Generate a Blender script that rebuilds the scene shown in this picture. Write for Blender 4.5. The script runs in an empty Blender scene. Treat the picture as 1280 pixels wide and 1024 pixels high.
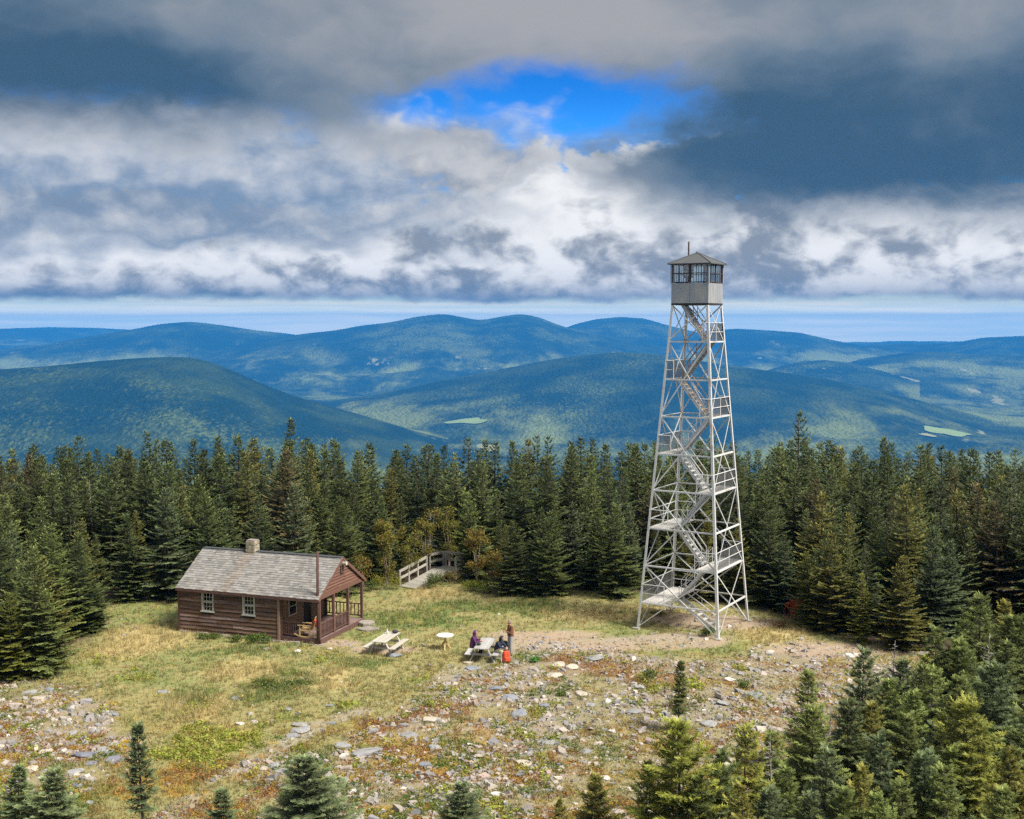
import bpy, math, random
import numpy as np
from mathutils import Vector, Matrix
from mathutils.bvhtree import BVHTree

R = math.radians
PI = math.pi
scene = bpy.context.scene
col = scene.collection
random.seed(7)

# ----------------------------------------------------------------------------- camera
FPX = 1500.0            # focal length in pixels of a 1280 wide picture
CAM_H = 16.8
PITCH = math.atan(107 / FPX)
cam_d = bpy.data.cameras.new('camera')
cam = bpy.data.objects.new('camera', cam_d)
col.objects.link(cam)
cam_d.sensor_fit = 'HORIZONTAL'
cam_d.sensor_width = 36.0
cam_d.lens = 36.0 * FPX / 1280.0
cam_d.clip_start = 0.5
cam_d.clip_end = 250000.0
cam.location = (0, 0, CAM_H)
cam.rotation_euler = (PI / 2 - PITCH, 0, 0)
scene.camera = cam

# ----------------------------------------------------------------------------- sun, exposure
SUN_AZ = R(122)         # compass style: 0 = +Y (view direction), 90 = +X
SUN_EL = R(50)
EXPO = 2.25
sun_d = bpy.data.lights.new('sun', 'SUN')
sun_d.energy = 1.5
sun_d.angle = R(16)
sun_d.color = (1.0, 0.95, 0.87)
sun = bpy.data.objects.new('sun', sun_d)
col.objects.link(sun)
sdir = Vector((math.sin(SUN_AZ) * math.cos(SUN_EL), math.cos(SUN_AZ) * math.cos(SUN_EL), math.sin(SUN_EL)))
sun.rotation_euler = sdir.to_track_quat('Z', 'Y').to_euler()
sun.location = (60, -60, 90)
vs = scene.view_settings
vs.view_transform = 'Standard'
vs.look = 'None'
vs.exposure = EXPO
vs.gamma = 1.0
vs.use_curve_mapping = False
scene.render.engine = 'CYCLES'
scene.cycles.use_denoising = False
scene.cycles.denoiser = 'OPENIMAGEDENOISE'
scene.render.filter_size = 1.2
scene.cycles.max_bounces = 6
scene.cycles.diffuse_bounces = 3
scene.cycles.transparent_max_bounces = 12
scene.cycles.volume_bounces = 0
scene.cycles.sample_clamp_indirect = 4.0


# ----------------------------------------------------------------------------- node helper
class S:
    """A socket with arithmetic."""
    def __init__(self, nt, sock):
        self.nt, self.s = nt, sock

    def _m(self, op, *a, clamp=False):
        n = self.nt.nodes.new('ShaderNodeMath')
        n.operation = op
        n.use_clamp = clamp
        for i, x in enumerate((self,) + a):
            if isinstance(x, S):
                self.nt.links.new(x.s, n.inputs[i])
            else:
                n.inputs[i].default_value = x
        return S(self.nt, n.outputs[0])

    def __add__(self, o): return self._m('ADD', o)
    __radd__ = __add__
    def __mul__(self, o): return self._m('MULTIPLY', o)
    __rmul__ = __mul__
    def __sub__(self, o): return self._m('SUBTRACT', o)
    def __rsub__(self, o): return (self * -1.0) + o
    def __truediv__(self, o): return self._m('DIVIDE', o)
    def __pow__(self, o): return self._m('POWER', o)
    def clamp(self): return self._m('ADD', 0.0, clamp=True)
    def max(self, o): return self._m('MAXIMUM', o)
    def min(self, o): return self._m('MINIMUM', o)
    def abs(self): return self._m('ABSOLUTE')

    def smooth(self, a, b, lo=0.0, hi=1.0):
        n = self.nt.nodes.new('ShaderNodeMapRange')
        n.interpolation_type = 'SMOOTHSTEP'
        self.nt.links.new(self.s, n.inputs[0])
        for i, v in zip((1, 2, 3, 4), (a, b, lo, hi)):
            n.inputs[i].default_value = v
        return S(self.nt, n.outputs[0])


class T:
    """A node tree with short constructors."""
    def __init__(self, nt):
        self.nt = nt
        nt.nodes.clear()

    def node(self, t, **kw):
        n = self.nt.nodes.new(t)
        for k, v in kw.items():
            setattr(n, k, v)
        return n

    def link(self, a, b): self.nt.links.new(a.s if isinstance(a, S) else a, b)

    def setv(self, sock, v):
        if isinstance(v, S): self.link(v, sock)
        elif isinstance(v, (tuple, list)) and len(v) == 3 and sock.type == 'RGBA': sock.default_value = (*v, 1)
        else: sock.default_value = v

    def xyz(self, x, y, z):
        n = self.node('ShaderNodeCombineXYZ')
        for i, v in enumerate((x, y, z)): self.setv(n.inputs[i], v)
        return S(self.nt, n.outputs[0])

    def sep(self, v):
        n = self.node('ShaderNodeSeparateXYZ')
        self.link(v, n.inputs[0])
        return [S(self.nt, o) for o in n.outputs]

    def noise(self, vec, scale=1.0, detail=6.0, rough=0.55, dist=0.0, color=False):
        n = self.node('ShaderNodeTexNoise')
        if vec is not None: self.link(vec, n.inputs['Vector'])
        self.setv(n.inputs['Scale'], scale)
        n.inputs['Detail'].default_value = detail
        n.inputs['Roughness'].default_value = rough
        n.inputs['Distortion'].default_value = dist
        return S(self.nt, n.outputs['Color' if color else 'Fac'])

    def voronoi(self, vec, scale, feature='F1', out='Distance', rand=1.0, dim='3D'):
        n = self.node('ShaderNodeTexVoronoi', feature=feature, voronoi_dimensions=dim)
        self.link(vec, n.inputs['Vector'])
        n.inputs['Scale'].default_value = scale
        n.inputs['Randomness'].default_value = rand
        return S(self.nt, n.outputs[out])

    def mix(self, f, a, b):
        n = self.node('ShaderNodeMix', data_type='RGBA')
        self.setv(n.inputs[0], f)
        self.setv(n.inputs[6], a)
        self.setv(n.inputs[7], b)
        return S(self.nt, n.outputs[2])

    def mul(self, a, b):
        n = self.node('ShaderNodeMix', data_type='RGBA', blend_type='MULTIPLY')
        n.inputs[0].default_value = 1.0
        self.setv(n.inputs[6], a)
        self.setv(n.inputs[7], b)
        return S(self.nt, n.outputs[2])

    def grey(self, f): return self.xyz(f, f, f)

    def vmul(self, v, k):
        n = self.node('ShaderNodeVectorMath', operation='MULTIPLY')
        self.link(v, n.inputs[0])
        n.inputs[1].default_value = k
        return S(self.nt, n.outputs[0])

    def vadd(self, a, b):
        n = self.node('ShaderNodeVectorMath', operation='ADD')
        self.setv(n.inputs[0], a)
        self.setv(n.inputs[1], b)
        return S(self.nt, n.outputs[0])

    def coord(self, out='Object'):
        n = self.node('ShaderNodeTexCoord')
        return S(self.nt, n.outputs[out])

    def pos(self):
        return S(self.nt, self.node('ShaderNodeNewGeometry').outputs['Position'])

    def rand(self):
        return S(self.nt, self.node('ShaderNodeObjectInfo').outputs['Random'])

    def objcol(self):
        return S(self.nt, self.node('ShaderNodeObjectInfo').outputs['Color'])

    def attr(self, name, out='Color'):
        n = self.node('ShaderNodeAttribute', attribute_name=name)
        return S(self.nt, n.outputs[out])


def srgb(r, g, b, k=1.0):
    return tuple(((c / 255 / 12.92) if c / 255 <= 0.04045 else ((c / 255 + 0.055) / 1.055) ** 2.4) * k for c in (r, g, b))


# ----------------------------------------------------------------------------- world: blue sky with cloud layers
world = bpy.data.worlds.new('World')
scene.world = world
world.use_nodes = True
w = T(world.node_tree)
sky = w.node('ShaderNodeTexSky', sky_type='NISHITA', sun_disc=False)
sky.sun_elevation = SUN_EL
sky.sun_rotation = SUN_AZ
sky.altitude = 1200
sky.dust_density = 0.3
sky.ozone_density = 2.0
hs = w.node('ShaderNodeHueSaturation')
hs.inputs['Saturation'].default_value = 1.55
hs.inputs['Value'].default_value = 1.0
w.link(sky.outputs[0], hs.inputs['Color'])
KE = 1.0 / 2 ** EXPO


def sk(r, g, b): return srgb(r, g, b, KE)


d = w.coord('Generated')
dx, dy, dz = w.sep(d)
hyp = (dx * dx + dy * dy)._m('SQRT')
AZ = dx._m('ARCTAN2', dy)                          # azimuth, 0 along +Y
EL = dz._m('ARCTAN2', hyp)                         # elevation
warp = w.noise(w.xyz(AZ * 9.0, EL * 16.0, 3.1), 1.0, 3, 0.55, color=True)
wx, wy, wz = w.sep(warp)
A = AZ + (wx - 0.5) * 0.10
E_ = EL + (wy - 0.5) * 0.06


def U(u): return (u - 640) / FPX                   # picture column -> azimuth
def V(v): return (405 - v) / FPX                   # picture row -> elevation


def blob(u, v, ru, rv, a=None, e=None):
    """Soft mass of cloud round one direction: 1 in the middle, 0 outside."""
    qa = ((a or A) - U(u)) / (ru / FPX)
    qe = ((e or E_) - V(v)) / (rv / FPX)
    return (qa * qa + qe * qe)._m('SQRT')


# billow noise (two scales) with a relief term that lights the tops and the right hand sides
def billow(sx, sy, z, off=(0.0, 0.0), detail=6, rough=0.58):
    return w.noise(w.xyz((AZ + off[0]) * sx + wx * 0.9, (EL + off[1]) * sy + wy * 0.9, z), 1.0, detail, rough)


n1 = billow(13, 22, 1.7)
n1s = billow(13, 22, 1.7, (0.012, 0.016), 5)
n2 = billow(34, 50, 5.3, (0, 0), 5)
n2s = billow(34, 50, 5.3, (0.005, 0.007), 4)
relief = ((n1 - n1s) * 3.0 + (n2 - n2s) * 2.0)
soft = w.noise(w.xyz(AZ * 5.0 + wx * 0.5, EL * 9.0 + wy * 0.5, 9.2), 1.0, 5, 0.5)

# base: clear blue
blue = w.vmul(S(w.nt, hs.outputs[0]), (0.016, 0.030, 0.044))
blue = w.mix(EL.smooth(0.13, 0.21) * 0.45, blue, sk(8, 84, 176))

# 1 thin soft streaks low over the horizon; the air over the last miles is bright
streak = w.noise(w.xyz(AZ * 6.0 + wx * 0.6, EL * 170.0 + wy * 0.8, 2.0), 1.0, 4, 0.6)
low = EL.smooth(0.045, 0.012)
lowcol = w.mix(streak.smooth(0.25, 0.78), sk(186, 208, 226), sk(228, 232, 236))
hk = EL.smooth(0.026, 0.0) * 1.50 + 0.74
lowcol = w.mul(lowcol, w.xyz(hk * 1.36, hk * 1.20, hk * 0.86))
c = w.mix(low, blue, lowcol)

# 2 high thin wisps in the blue gap
wisp = w.noise(w.xyz(AZ * 14.0, EL * 70.0, 7.0), 1.0, 4, 0.6)
wm = (wisp.smooth(0.46, 0.70) * EL.smooth(0.10, 0.122) * EL.smooth(0.160, 0.140))
c = w.mix(wm * 0.75, c, sk(196, 216, 238))


def mass(u, v, ru, rv):
    return blob(u, v, ru, rv).smooth(1.15, 0.05)


# 3 cumulus bank: flat base, billowing sunlit tops whose height changes with the direction
puff = w.voronoi(w.xyz(AZ * 22 + wx * 1.6, EL * 30 + wy * 1.6, 4.0), 1.0, 'SMOOTH_F1', dim='2D')
puff2 = w.voronoi(w.xyz(AZ * 58 + wx * 2.4, EL * 74 + wy * 2.4, 8.0), 1.0, 'SMOOTH_F1', dim='2D')
pf = (puff - 0.40) * 0.65 + (puff2 - 0.40) * 0.42 - (n2 - 0.5) * 0.26
top = (0.090 + (AZ - U(700)).smooth(-0.17, -0.02) * 0.050 - (AZ - U(900)).smooth(-0.03, 0.10) * 0.020)
tn = (n1 - 0.5) * 0.10 + (n2 - 0.5) * 0.035 - pf * 0.045
depth = top + tn - EL + mass(150, 285, 300, 50) * 0.05
bank = depth.smooth(-0.004, 0.007)
base_e = EL + (n2 - 0.5) * 0.012 + (soft - 0.5) * 0.016
bank = bank * base_e.smooth(0.0160, 0.0230)
rim = depth.smooth(0.040, 0.004)
lit = 0.62 + rim * 0.22 - pf * 0.95 + (n1 - 0.5) * 0.75 + relief * 0.50 + (soft - 0.5) * 0.5
lit = lit + mass(720, 265, 190, 85) * 0.34 + mass(1130, 295, 190, 60) * 0.26 + mass(170, 308, 270, 50) * 0.42 + mass(450, 300, 90, 50) * 0.22
lit = lit - mass(570, 325, 110, 62) * 0.36 - mass(930, 325, 95, 75) * 0.34 - mass(760, 350, 110, 30) * 0.12
gl = EL.smooth(0.012, 0.052)
shade_c = w.mix(gl, sk(122, 132, 144), sk(146, 153, 162))
lit_c = w.mix(gl, sk(212, 211, 209), sk(253, 252, 250))
bankc = w.mix(lit.smooth(0.14, 0.96), shade_c, lit_c)
under = EL.smooth(0.034, 0.0165) * (0.52 + (soft - 0.5) * 1.2 + (AZ - U(500)).smooth(0.1, -0.25) * 0.35).clamp()
bankc = w.mix(under, bankc, sk(86, 106, 128))
c = w.mix(bank, c, bankc)

# 4 soft second bank on the left, above the first
b4 = blob(120, 226, 500, 92)
d4 = 1.30 - b4 + (n1 - 0.5) * 1.0 + (soft - 0.5) * 0.6 - pf * 0.5
m4 = d4.smooth(0.0, 0.50).max(mass(40, 240, 330, 60))
l4 = (0.47 + relief * 0.26 + (n1 - 0.5) * 0.5 - pf * 0.45 + (EL - 0.124) * 5.0 + (soft - 0.5) * 0.6 + mass(130, 200, 140, 45) * 0.25 - mass(280, 252, 170, 24) * 0.30)
c4 = w.mix(l4.smooth(0.02, 0.95), sk(128, 147, 170), sk(220, 220, 220))
c = w.mix(m4 * 0.96, c, c4)
b4b = blob(575, 212, 95, 40)
m4b = (1.1 - b4b + (n1 - 0.5) * 1.2 + (n2 - 0.5) * 0.5 - pf * 0.7).smooth(0.0, 0.45)
c4b = w.mix((0.5 + relief * 0.3 + (n1 - 0.5) * 0.8 - pf * 0.8).smooth(0.05, 0.95), sk(146, 154, 166), sk(216, 215, 214))
c = w.mix(m4b * 0.92, c, c4b)

# 5 dark smooth deck above, open in one ragged gap
edge = V(180) + (A - U(640)).smooth(-0.02, 0.16) * (-0.070)
deck = (EL - edge + (n1 - 0.5) * 0.06 + (soft - 0.5) * 0.05 + (n2 - 0.5) * 0.015).smooth(-0.026, 0.030)
gap = blob(710, 148, 200, 62)
gap2 = blob(530, 152, 95, 36)
gm = (1.0 - gap.min(gap2) + (n1 - 0.5) * 1.1 + (n2 - 0.5) * 0.55 + (soft - 0.5) * 0.9).smooth(-0.20, 0.66)
deck = deck * (1.0 - gm)
dk = (soft - 0.5) * 1.7 + (n1 - 0.5) * 0.40 + (n2 - 0.5) * 0.14
lightness = dk + 0.34 + EL.smooth(0.15, 0.30) * 0.32 + (AZ - U(600)).abs().smooth(0.24, 0.02) * 0.28
lightness = lightness - blob(130, 130, 420, 75).smooth(1.1, 0.2) * 0.30 - blob(1110, 180, 380, 120).smooth(1.15, 0.2) * 0.36
deckc = w.mix(lightness.smooth(-0.05, 0.5), sk(64, 94, 120), sk(112, 130, 147))
deckc = w.mix(lightness.smooth(0.30, 1.05), deckc, sk(168, 169, 173))
deckc = w.mix(EL.smooth(0.35, 0.9), deckc, sk(205, 206, 207))  # overhead, above the view, the deck is brightened to add fill light
c = w.mix(deck, c, deckc)

bg = w.node('ShaderNodeBackground')
w.link(c, bg.inputs[0])
bg.inputs[1].default_value = 1.0
# Nishita is physically bright: the blue layer above is scaled by 0.06-0.09
wo = w.node('ShaderNodeOutputWorld')
w.link(bg.outputs[0], wo.inputs[0])


# ----------------------------------------------------------------------------- small geometry helpers
def ray(u, v):
    x, y = (u - 640) / FPX, -(v - 512) / FPX
    return Vector((x, math.cos(PITCH) + math.sin(PITCH) * y, -math.sin(PITCH) + math.cos(PITCH) * y))


def at(u, v, z=0.0):
    """World point at height z seen at photograph position (u, v)."""
    r = ray(u, v)
    return Vector((0, 0, CAM_H)) + r * ((z - CAM_H) / r.z)


def proj(p):
    x, y, z = p[0], p[1], p[2] - CAM_H
    fw = y * math.cos(PITCH) - z * math.sin(PITCH)
    up = y * math.sin(PITCH) + z * math.cos(PITCH)
    return 640 + FPX * x / fw, 512 - FPX * up / fw


_lat = np.random.RandomState(11).rand(16, 256, 256)


def vnoise(x, y, s, k=0):
    x = np.asarray(x, float) / s + 37.3 * k
    y = np.asarray(y, float) / s + 17.7 * k
    xi, yi = np.floor(x).astype(int), np.floor(y).astype(int)
    fx, fy = x - xi, y - yi
    fx, fy = fx * fx * (3 - 2 * fx), fy * fy * (3 - 2 * fy)
    L = _lat[k % 16]
    g = lambda a, b: L[a % 256, b % 256]
    return (g(xi, yi) * (1 - fx) + g(xi + 1, yi) * fx) * (1 - fy) + (g(xi, yi + 1) * (1 - fx) + g(xi + 1, yi + 1) * fx) * fy


def fbm(x, y, s, k=0, o=4):
    t, a, n = 0.0, 1.0, 0.0
    for i in range(o):
        t = t + a * vnoise(x, y, s / 2 ** i, k + i)
        n += a
        a *= 0.5
    return t / n


def sstep(x, a, b):
    t = np.clip((np.asarray(x, float) - a) / (b - a), 0, 1)
    return t * t * (3 - 2 * t)


def gz(x, y):
    """Height of the summit ground."""
    x, y = np.asarray(x, float), np.asarray(y, float)
    h = (fbm(x, y, 7.0, 2, 3) - 0.5) * 0.34
    rough = np.clip(1 - np.abs(y - 48) / 13, 0, 1) * 0.9
    h = h * (0.35 + 0.65 * rough)
    h = h - 0.10 * np.clip(y - 82, 0, 20) - 0.28 * np.clip(y - 102, 0, None)
    h = h - 0.05 * np.clip(np.abs(x) - 34, 0, 20) - 0.28 * np.clip(np.abs(x) - 54, 0, None)
    h = h - 0.12 * np.clip(34 - y, 0, 25) - 0.28 * np.clip(9 - y, 0, None)
    return h


def fast_mesh(name, verts, faces, attrs=None, smooth=False):
    """verts (n,3); faces (m,k) of one size k."""
    verts = np.ascontiguousarray(verts, dtype=np.float32)
    faces = np.ascontiguousarray(faces, dtype=np.int32)
    me = bpy.data.meshes.new(name)
    m, k = faces.shape
    me.vertices.add(len(verts))
    me.vertices.foreach_set('co', verts.ravel())
    me.loops.add(m * k)
    me.loops.foreach_set('vertex_index', faces.ravel())
    me.polygons.add(m)
    me.polygons.foreach_set('loop_start', np.arange(m, dtype=np.int32) * k)
    if smooth:
        me.polygons.foreach_set('use_smooth', np.ones(m, dtype=bool))
    else:
        me.polygons.foreach_set('use_smooth', np.zeros(m, dtype=bool))
    for nm, (typ, data) in (attrs or {}).items():
        a = me.attributes.new(nm, typ, 'POINT')
        data = np.ascontiguousarray(data, dtype=np.float32)
        a.data.foreach_set('color' if typ == 'FLOAT_COLOR' else 'value', data.ravel())
    me.update(calc_edges=True)
    return me


def link(name, data, material=None, parent=None, kind=None):
    o = bpy.data.objects.new(name, data)
    col.objects.link(o)
    if material is not None and data is not None:
        if len(data.materials) == 0:
            data.materials.append(material)
    if parent is not None: o.parent = parent
    if kind: o['kind'] = kind
    return o


def thing(name, label, cat, loc=(0, 0, 0), rz=0.0, group=None):
    o = bpy.data.objects.new(name, None)
    col.objects.link(o)
    o.empty_display_size = 0.2
    o.location = loc
    o.rotation_euler = (0, 0, rz)
    o['label'] = label
    o['category'] = cat
    if group: o['group'] = group
    return o


def tag(o, label, cat, group=None):
    o['label'] = label
    o['category'] = cat
    if group: o['group'] = group
    return o


class MB:
    """Collects shapes into one mesh."""
    def __init__(self): self.v, self.f = [], []

    def add(self, vs, fs):
        b = len(self.v)
        self.v += [tuple(p) for p in vs]
        self.f += [tuple(i + b for i in q) for q in fs]
        return self

    def box(self, c, s, m=None):
        hx, hy, hz = s[0] / 2, s[1] / 2, s[2] / 2
        vs = [Vector((x * hx, y * hy, z * hz)) for z in (-1, 1) for y in (-1, 1) for x in (-1, 1)]
        if m is not None: vs = [m @ p for p in vs]
        c = Vector(c)
        return self.add([p + c for p in vs], [(0, 2, 3, 1), (4, 5, 7, 6), (0, 1, 5, 4), (2, 6, 7, 3), (0, 4, 6, 2), (1, 3, 7, 5)])

    def bar(self, p, q, wd, ht, up=(0, 0, 1)):
        p, q = Vector(p), Vector(q)
        d = q - p
        L = d.length
        if L < 1e-6: return self
        x = d / L
        y = Vector(up).cross(x)
        if y.length < 1e-4: y = Vector((0, 1, 0)).cross(x)
        y.normalize()
        z = x.cross(y)
        m = Matrix((x, y, z)).transposed()
        return self.box((p + q) / 2, (L, wd, ht), m)

    def angle(self, p, q, wd, a, b, t=0.012):
        """L section: two thin plates along the directions a and b."""
        p, q = Vector(p), Vector(q)
        d = (q - p).normalized()
        for e in (Vector(a), Vector(b)):
            e = (e - d * e.dot(d)).normalized()
            n = d.cross(e).normalized() * t / 2
            vs = [p + n, p - n, p + e * wd - n, p + e * wd + n, q + n, q - n, q + e * wd - n, q + e * wd + n]
            self.add(vs, [(0, 1, 2, 3), (7, 6, 5, 4), (0, 4, 5, 1), (1, 5, 6, 2), (2, 6, 7, 3), (3, 7, 4, 0)])
        return self

    def tube(self, p, q, r0, r1=None, n=8, caps=True):
        p, q = Vector(p), Vector(q)
        r1 = r0 if r1 is None else r1
        x = (q - p).normalized()
        y = x.orthogonal().normalized()
        z = x.cross(y)
        vs = []
        for c, r in ((p, r0), (q, r1)):
            for i in range(n):
                a = 2 * PI * i / n
                vs.append(c + (y * math.cos(a) + z * math.sin(a)) * r)
        fs = [(i, (i + 1) % n, n + (i + 1) % n, n + i) for i in range(n)]
        if caps: fs += [tuple(range(n - 1, -1, -1)), tuple(range(n, 2 * n))]
        return self.add(vs, fs)

    def ball(self, c, r, n=10, m=7):
        c = Vector(c)
        r = Vector((r, r, r)) if not hasattr(r, '__len__') else Vector(r)
        vs = [c + Vector((0, 0, r.z))]
        for j in range(1, m):
            t = PI * j / m
            for i in range(n):
                a = 2 * PI * i / n
                vs.append(c + Vector((r.x * math.sin(t) * math.cos(a), r.y * math.sin(t) * math.sin(a), r.z * math.cos(t))))
        vs.append(c - Vector((0, 0, r.z)))
        fs = [(0, 1 + i, 1 + (i + 1) % n) for i in range(n)]
        for j in range(m - 2):
            for i in range(n):
                a, b = 1 + j * n + i, 1 + j * n + (i + 1) % n
                fs.append((a, a + n, b + n, b))
        l = len(vs) - 1
        o = 1 + (m - 2) * n
        fs += [(l, o + (i + 1) % n, o + i) for i in range(n)]
        return self.add(vs, fs)

    def cap(self, p, q, r0, r1=None, n=9):
        """Capsule."""
        r1 = r0 if r1 is None else r1
        self.tube(p, q, r0, r1, n)
        self.ball(p, r0, n, 6)
        self.ball(q, r1, n, 6)
        return self

    def mesh(self, name, smooth=False):
        me = bpy.data.meshes.new(name)
        me.from_pydata(self.v, [], self.f)
        if smooth:
            me.polygons.foreach_set('use_smooth', [True] * len(me.polygons))
        me.update()
        return me

    def build(self, name, mat=None, parent=None, smooth=False, kind=None):
        return link(name, self.mesh(name, smooth), mat, parent, kind)


# ----------------------------------------------------------------------------- materials
MATS = {}


def mat(name, base, var=0.25, scale=6.0, rough=0.8, bump=0.0, spec=0.25, rnd=0.15, stretch=(1, 1, 1), second=None, second_amt=0.5, metal=0.0, detail=6):
    """Base colour broken up by noise; every object gets its own brightness and its own offset in the noise."""
    m = bpy.data.materials.new(name)
    m.use_nodes = True
    t = T(m.node_tree)
    rv = t.rand()
    co = t.vadd(t.vmul(t.coord('Object'), stretch), t.xyz(rv * 31.0, rv * 17.0, rv * 23.0))
    n = t.noise(co, scale, detail, 0.6)
    k = (n - 0.5) * (2.0 * var) + 1.0 + (rv - 0.5) * (2 * rnd)
    basec = base
    if second is not None:
        n2 = t.noise(co, scale * 0.35, 4, 0.6)
        basec = t.mix(n2.smooth(0.62 - second_amt * 0.3, 0.72 - second_amt * 0.1), base, second)
    colr = t.mul(basec, t.grey(k))
    b = t.node('ShaderNodeBsdfPrincipled')
    t.link(colr, b.inputs['Base Color'])
    b.inputs['Roughness'].default_value = rough
    b.inputs['Metallic'].default_value = metal
    b.inputs['Specular IOR Level'].default_value = spec
    if bump:
        bn = t.node('ShaderNodeBump')
        bn.inputs['Strength'].default_value = 0.6
        bn.inputs['Distance'].default_value = bump
        t.link(t.noise(co, scale * 2.2, 4, 0.6), bn.inputs['Height'])
        t.link(bn.outputs[0], b.inputs['Normal'])
    o = t.node('ShaderNodeOutputMaterial')
    t.link(b.outputs[0], o.inputs[0])
    MATS[name] = m
    return m


def needle_mat(name):
    m = bpy.data.materials.new(name)
    m.use_nodes = True
    t = T(m.node_tree)
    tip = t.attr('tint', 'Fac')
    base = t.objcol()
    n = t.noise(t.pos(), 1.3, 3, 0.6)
    k = tip.smooth(0.42, 1.0) * 2.3 + 0.80 + (n - 0.5) * 0.9  # pale new growth, raised to put lit branch tips into the colour
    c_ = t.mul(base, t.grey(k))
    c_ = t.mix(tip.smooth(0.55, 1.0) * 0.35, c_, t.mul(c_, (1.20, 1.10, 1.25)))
    b = t.node('ShaderNodeBsdfPrincipled')
    t.link(c_, b.inputs['Base Color'])
    b.inputs['Roughness'].default_value = 0.62
    b.inputs['Specular IOR Level'].default_value = 0.28
    tr = t.node('ShaderNodeBsdfTranslucent')
    t.link(c_, tr.inputs[0])
    mx = t.node('ShaderNodeMixShader')
    mx.inputs[0].default_value = 0.28
    t.link(b.outputs[0], mx.inputs[1])
    t.link(tr.outputs[0], mx.inputs[2])
    o = t.node('ShaderNodeOutputMaterial')
    t.link(mx.outputs[0], o.inputs[0])
    return m


def vcol_mat(name, rough=0.85, var=0.3, scale=25.0, bump=0.0, trans=0.0, spec=0.2):
    """Colour comes from the vertex attribute 'Col', broken up by noise."""
    m = bpy.data.materials.new(name)
    m.use_nodes = True
    t = T(m.node_tree)
    p = t.pos()
    n = t.noise(p, scale, 5, 0.65)
    c_ = t.mul(t.attr('Col'), t.grey((n - 0.5) * (2 * var) + 1.0))
    b = t.node('ShaderNodeBsdfPrincipled')
    t.link(c_, b.inputs['Base Color'])
    b.inputs['Roughness'].default_value = rough
    b.inputs['Specular IOR Level'].default_value = spec
    out = b.outputs[0]
    if bump:
        bn = t.node('ShaderNodeBump')
        bn.inputs['Strength'].default_value = 0.8
        bn.inputs['Distance'].default_value = bump
        t.link(t.noise(p, scale * 0.6, 6, 0.65), bn.inputs['Height'])
        t.link(bn.outputs[0], b.inputs['Normal'])
    if trans:
        tr = t.node('ShaderNodeBsdfTranslucent')
        t.link(c_, tr.inputs[0])
        mx = t.node('ShaderNodeMixShader')
        mx.inputs[0].default_value = trans
        t.link(b.outputs[0], mx.inputs[1])
        t.link(tr.outputs[0], mx.inputs[2])
        out = mx.outputs[0]
    o = t.node('ShaderNodeOutputMaterial')
    t.link(out, o.inputs[0])
    return m


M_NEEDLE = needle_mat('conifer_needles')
M_BARK = mat('bark', (0.10, 0.075, 0.058), 0.4, 5, 0.9, 0.02, stretch=(1, 1, 0.3))
M_DEAD = mat('dead_wood', (0.30, 0.275, 0.25), 0.35, 4, 0.9, 0.01, stretch=(1, 1, 0.3))
M_GRASS = vcol_mat('grass_blades', 0.8, 0.30, 2.5, trans=0.25)
M_GROUND = vcol_mat('summit_soil', 0.95, 0.45, 9.0, bump=0.10)
M_STONE_V = vcol_mat('stone_rubble', 0.9, 0.25, 12.0, bump=0.015)
M_LEAF = vcol_mat('leaves', 0.7, 0.25, 3.0, trans=0.3)

# ----------------------------------------------------------------------------- terrain: summit ground


def clearing_edge():
    px = [(-150, 900), (-60, 872), (75, 846), (108, 806), (140, 786), (138, 750), (225, 742), (330, 741), (450, 738), (495, 731), (590, 726),
          (640, 738), (800, 744), (850, 752), (940, 762), (975, 774), (1000, 792), (1060, 802), (1150, 815), (1165, 836), (1120, 860),
          (1040, 900), (960, 950), (880, 1000), (800, 1050), (780, 1150), (-150, 1150)]
    return np.array([[at(u, v).x, at(u, v).y] for u, v in px])


EDGE = clearing_edge()


def inside(poly, x, y):
    x, y = np.asarray(x, float), np.asarray(y, float)
    c = np.zeros(x.shape, bool)
    j = len(poly) - 1
    for i in range(len(poly)):
        xi, yi = poly[i]
        xj, yj = poly[j]
        cond = ((yi > y) != (yj > y)) & (x < (xj - xi) * (y - yi) / (yj - yi + 1e-12) + xi)
        c ^= cond
        j = i
    return c


def edge_dist(x, y):
    """Distance to the clearing's edge, positive inside."""
    x, y = np.asarray(x, float), np.asarray(y, float)
    dmin = np.full(x.shape, 1e9)
    for i in range(len(EDGE)):
        a, b = EDGE[i - 1], EDGE[i]
        ab = b - a
        t = np.clip(((x - a[0]) * ab[0] + (y - a[1]) * ab[1]) / (ab @ ab), 0, 1)
        dmin = np.minimum(dmin, np.hypot(x - a[0] - t * ab[0], y - a[1] - t * ab[1]))
    return np.where(inside(EDGE, x, y), dmin, -dmin)


def patch(x, y, u, v, ru, rv):
    """Elliptic patch of the ground: 1 in its middle, 0 at its rim and outside."""
    c = at(u, v)
    dd = c.y
    sx = ru * dd / FPX
    sy = rv * (dd * dd + CAM_H ** 2) / (CAM_H * FPX)
    q = np.sqrt(((x - c.x) / sx) ** 2 + ((y - c.y) / sy) ** 2)
    return np.clip(1.3 - q, 0, 1)


ROCK_POLY = np.array([[at(u, v).x, at(u, v).y] for u, v in
                      [(420, 905), (520, 868), (600, 848), (650, 826), (715, 812), (800, 822), (870, 812), (930, 808), (1000, 800), (1060, 806), (1150, 818),
                       (1180, 840), (1120, 900), (1000, 990), (900, 1060), (500, 1060), (330, 1060), (330, 960)]])
ROCK_POLY2 = np.array([[at(u, v).x, at(u, v).y] for u, v in [(-150, 870), (60, 856), (130, 866), (190, 915), (185, 965), (120, 985), (60, 1000), (-150, 1030)]])


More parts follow.
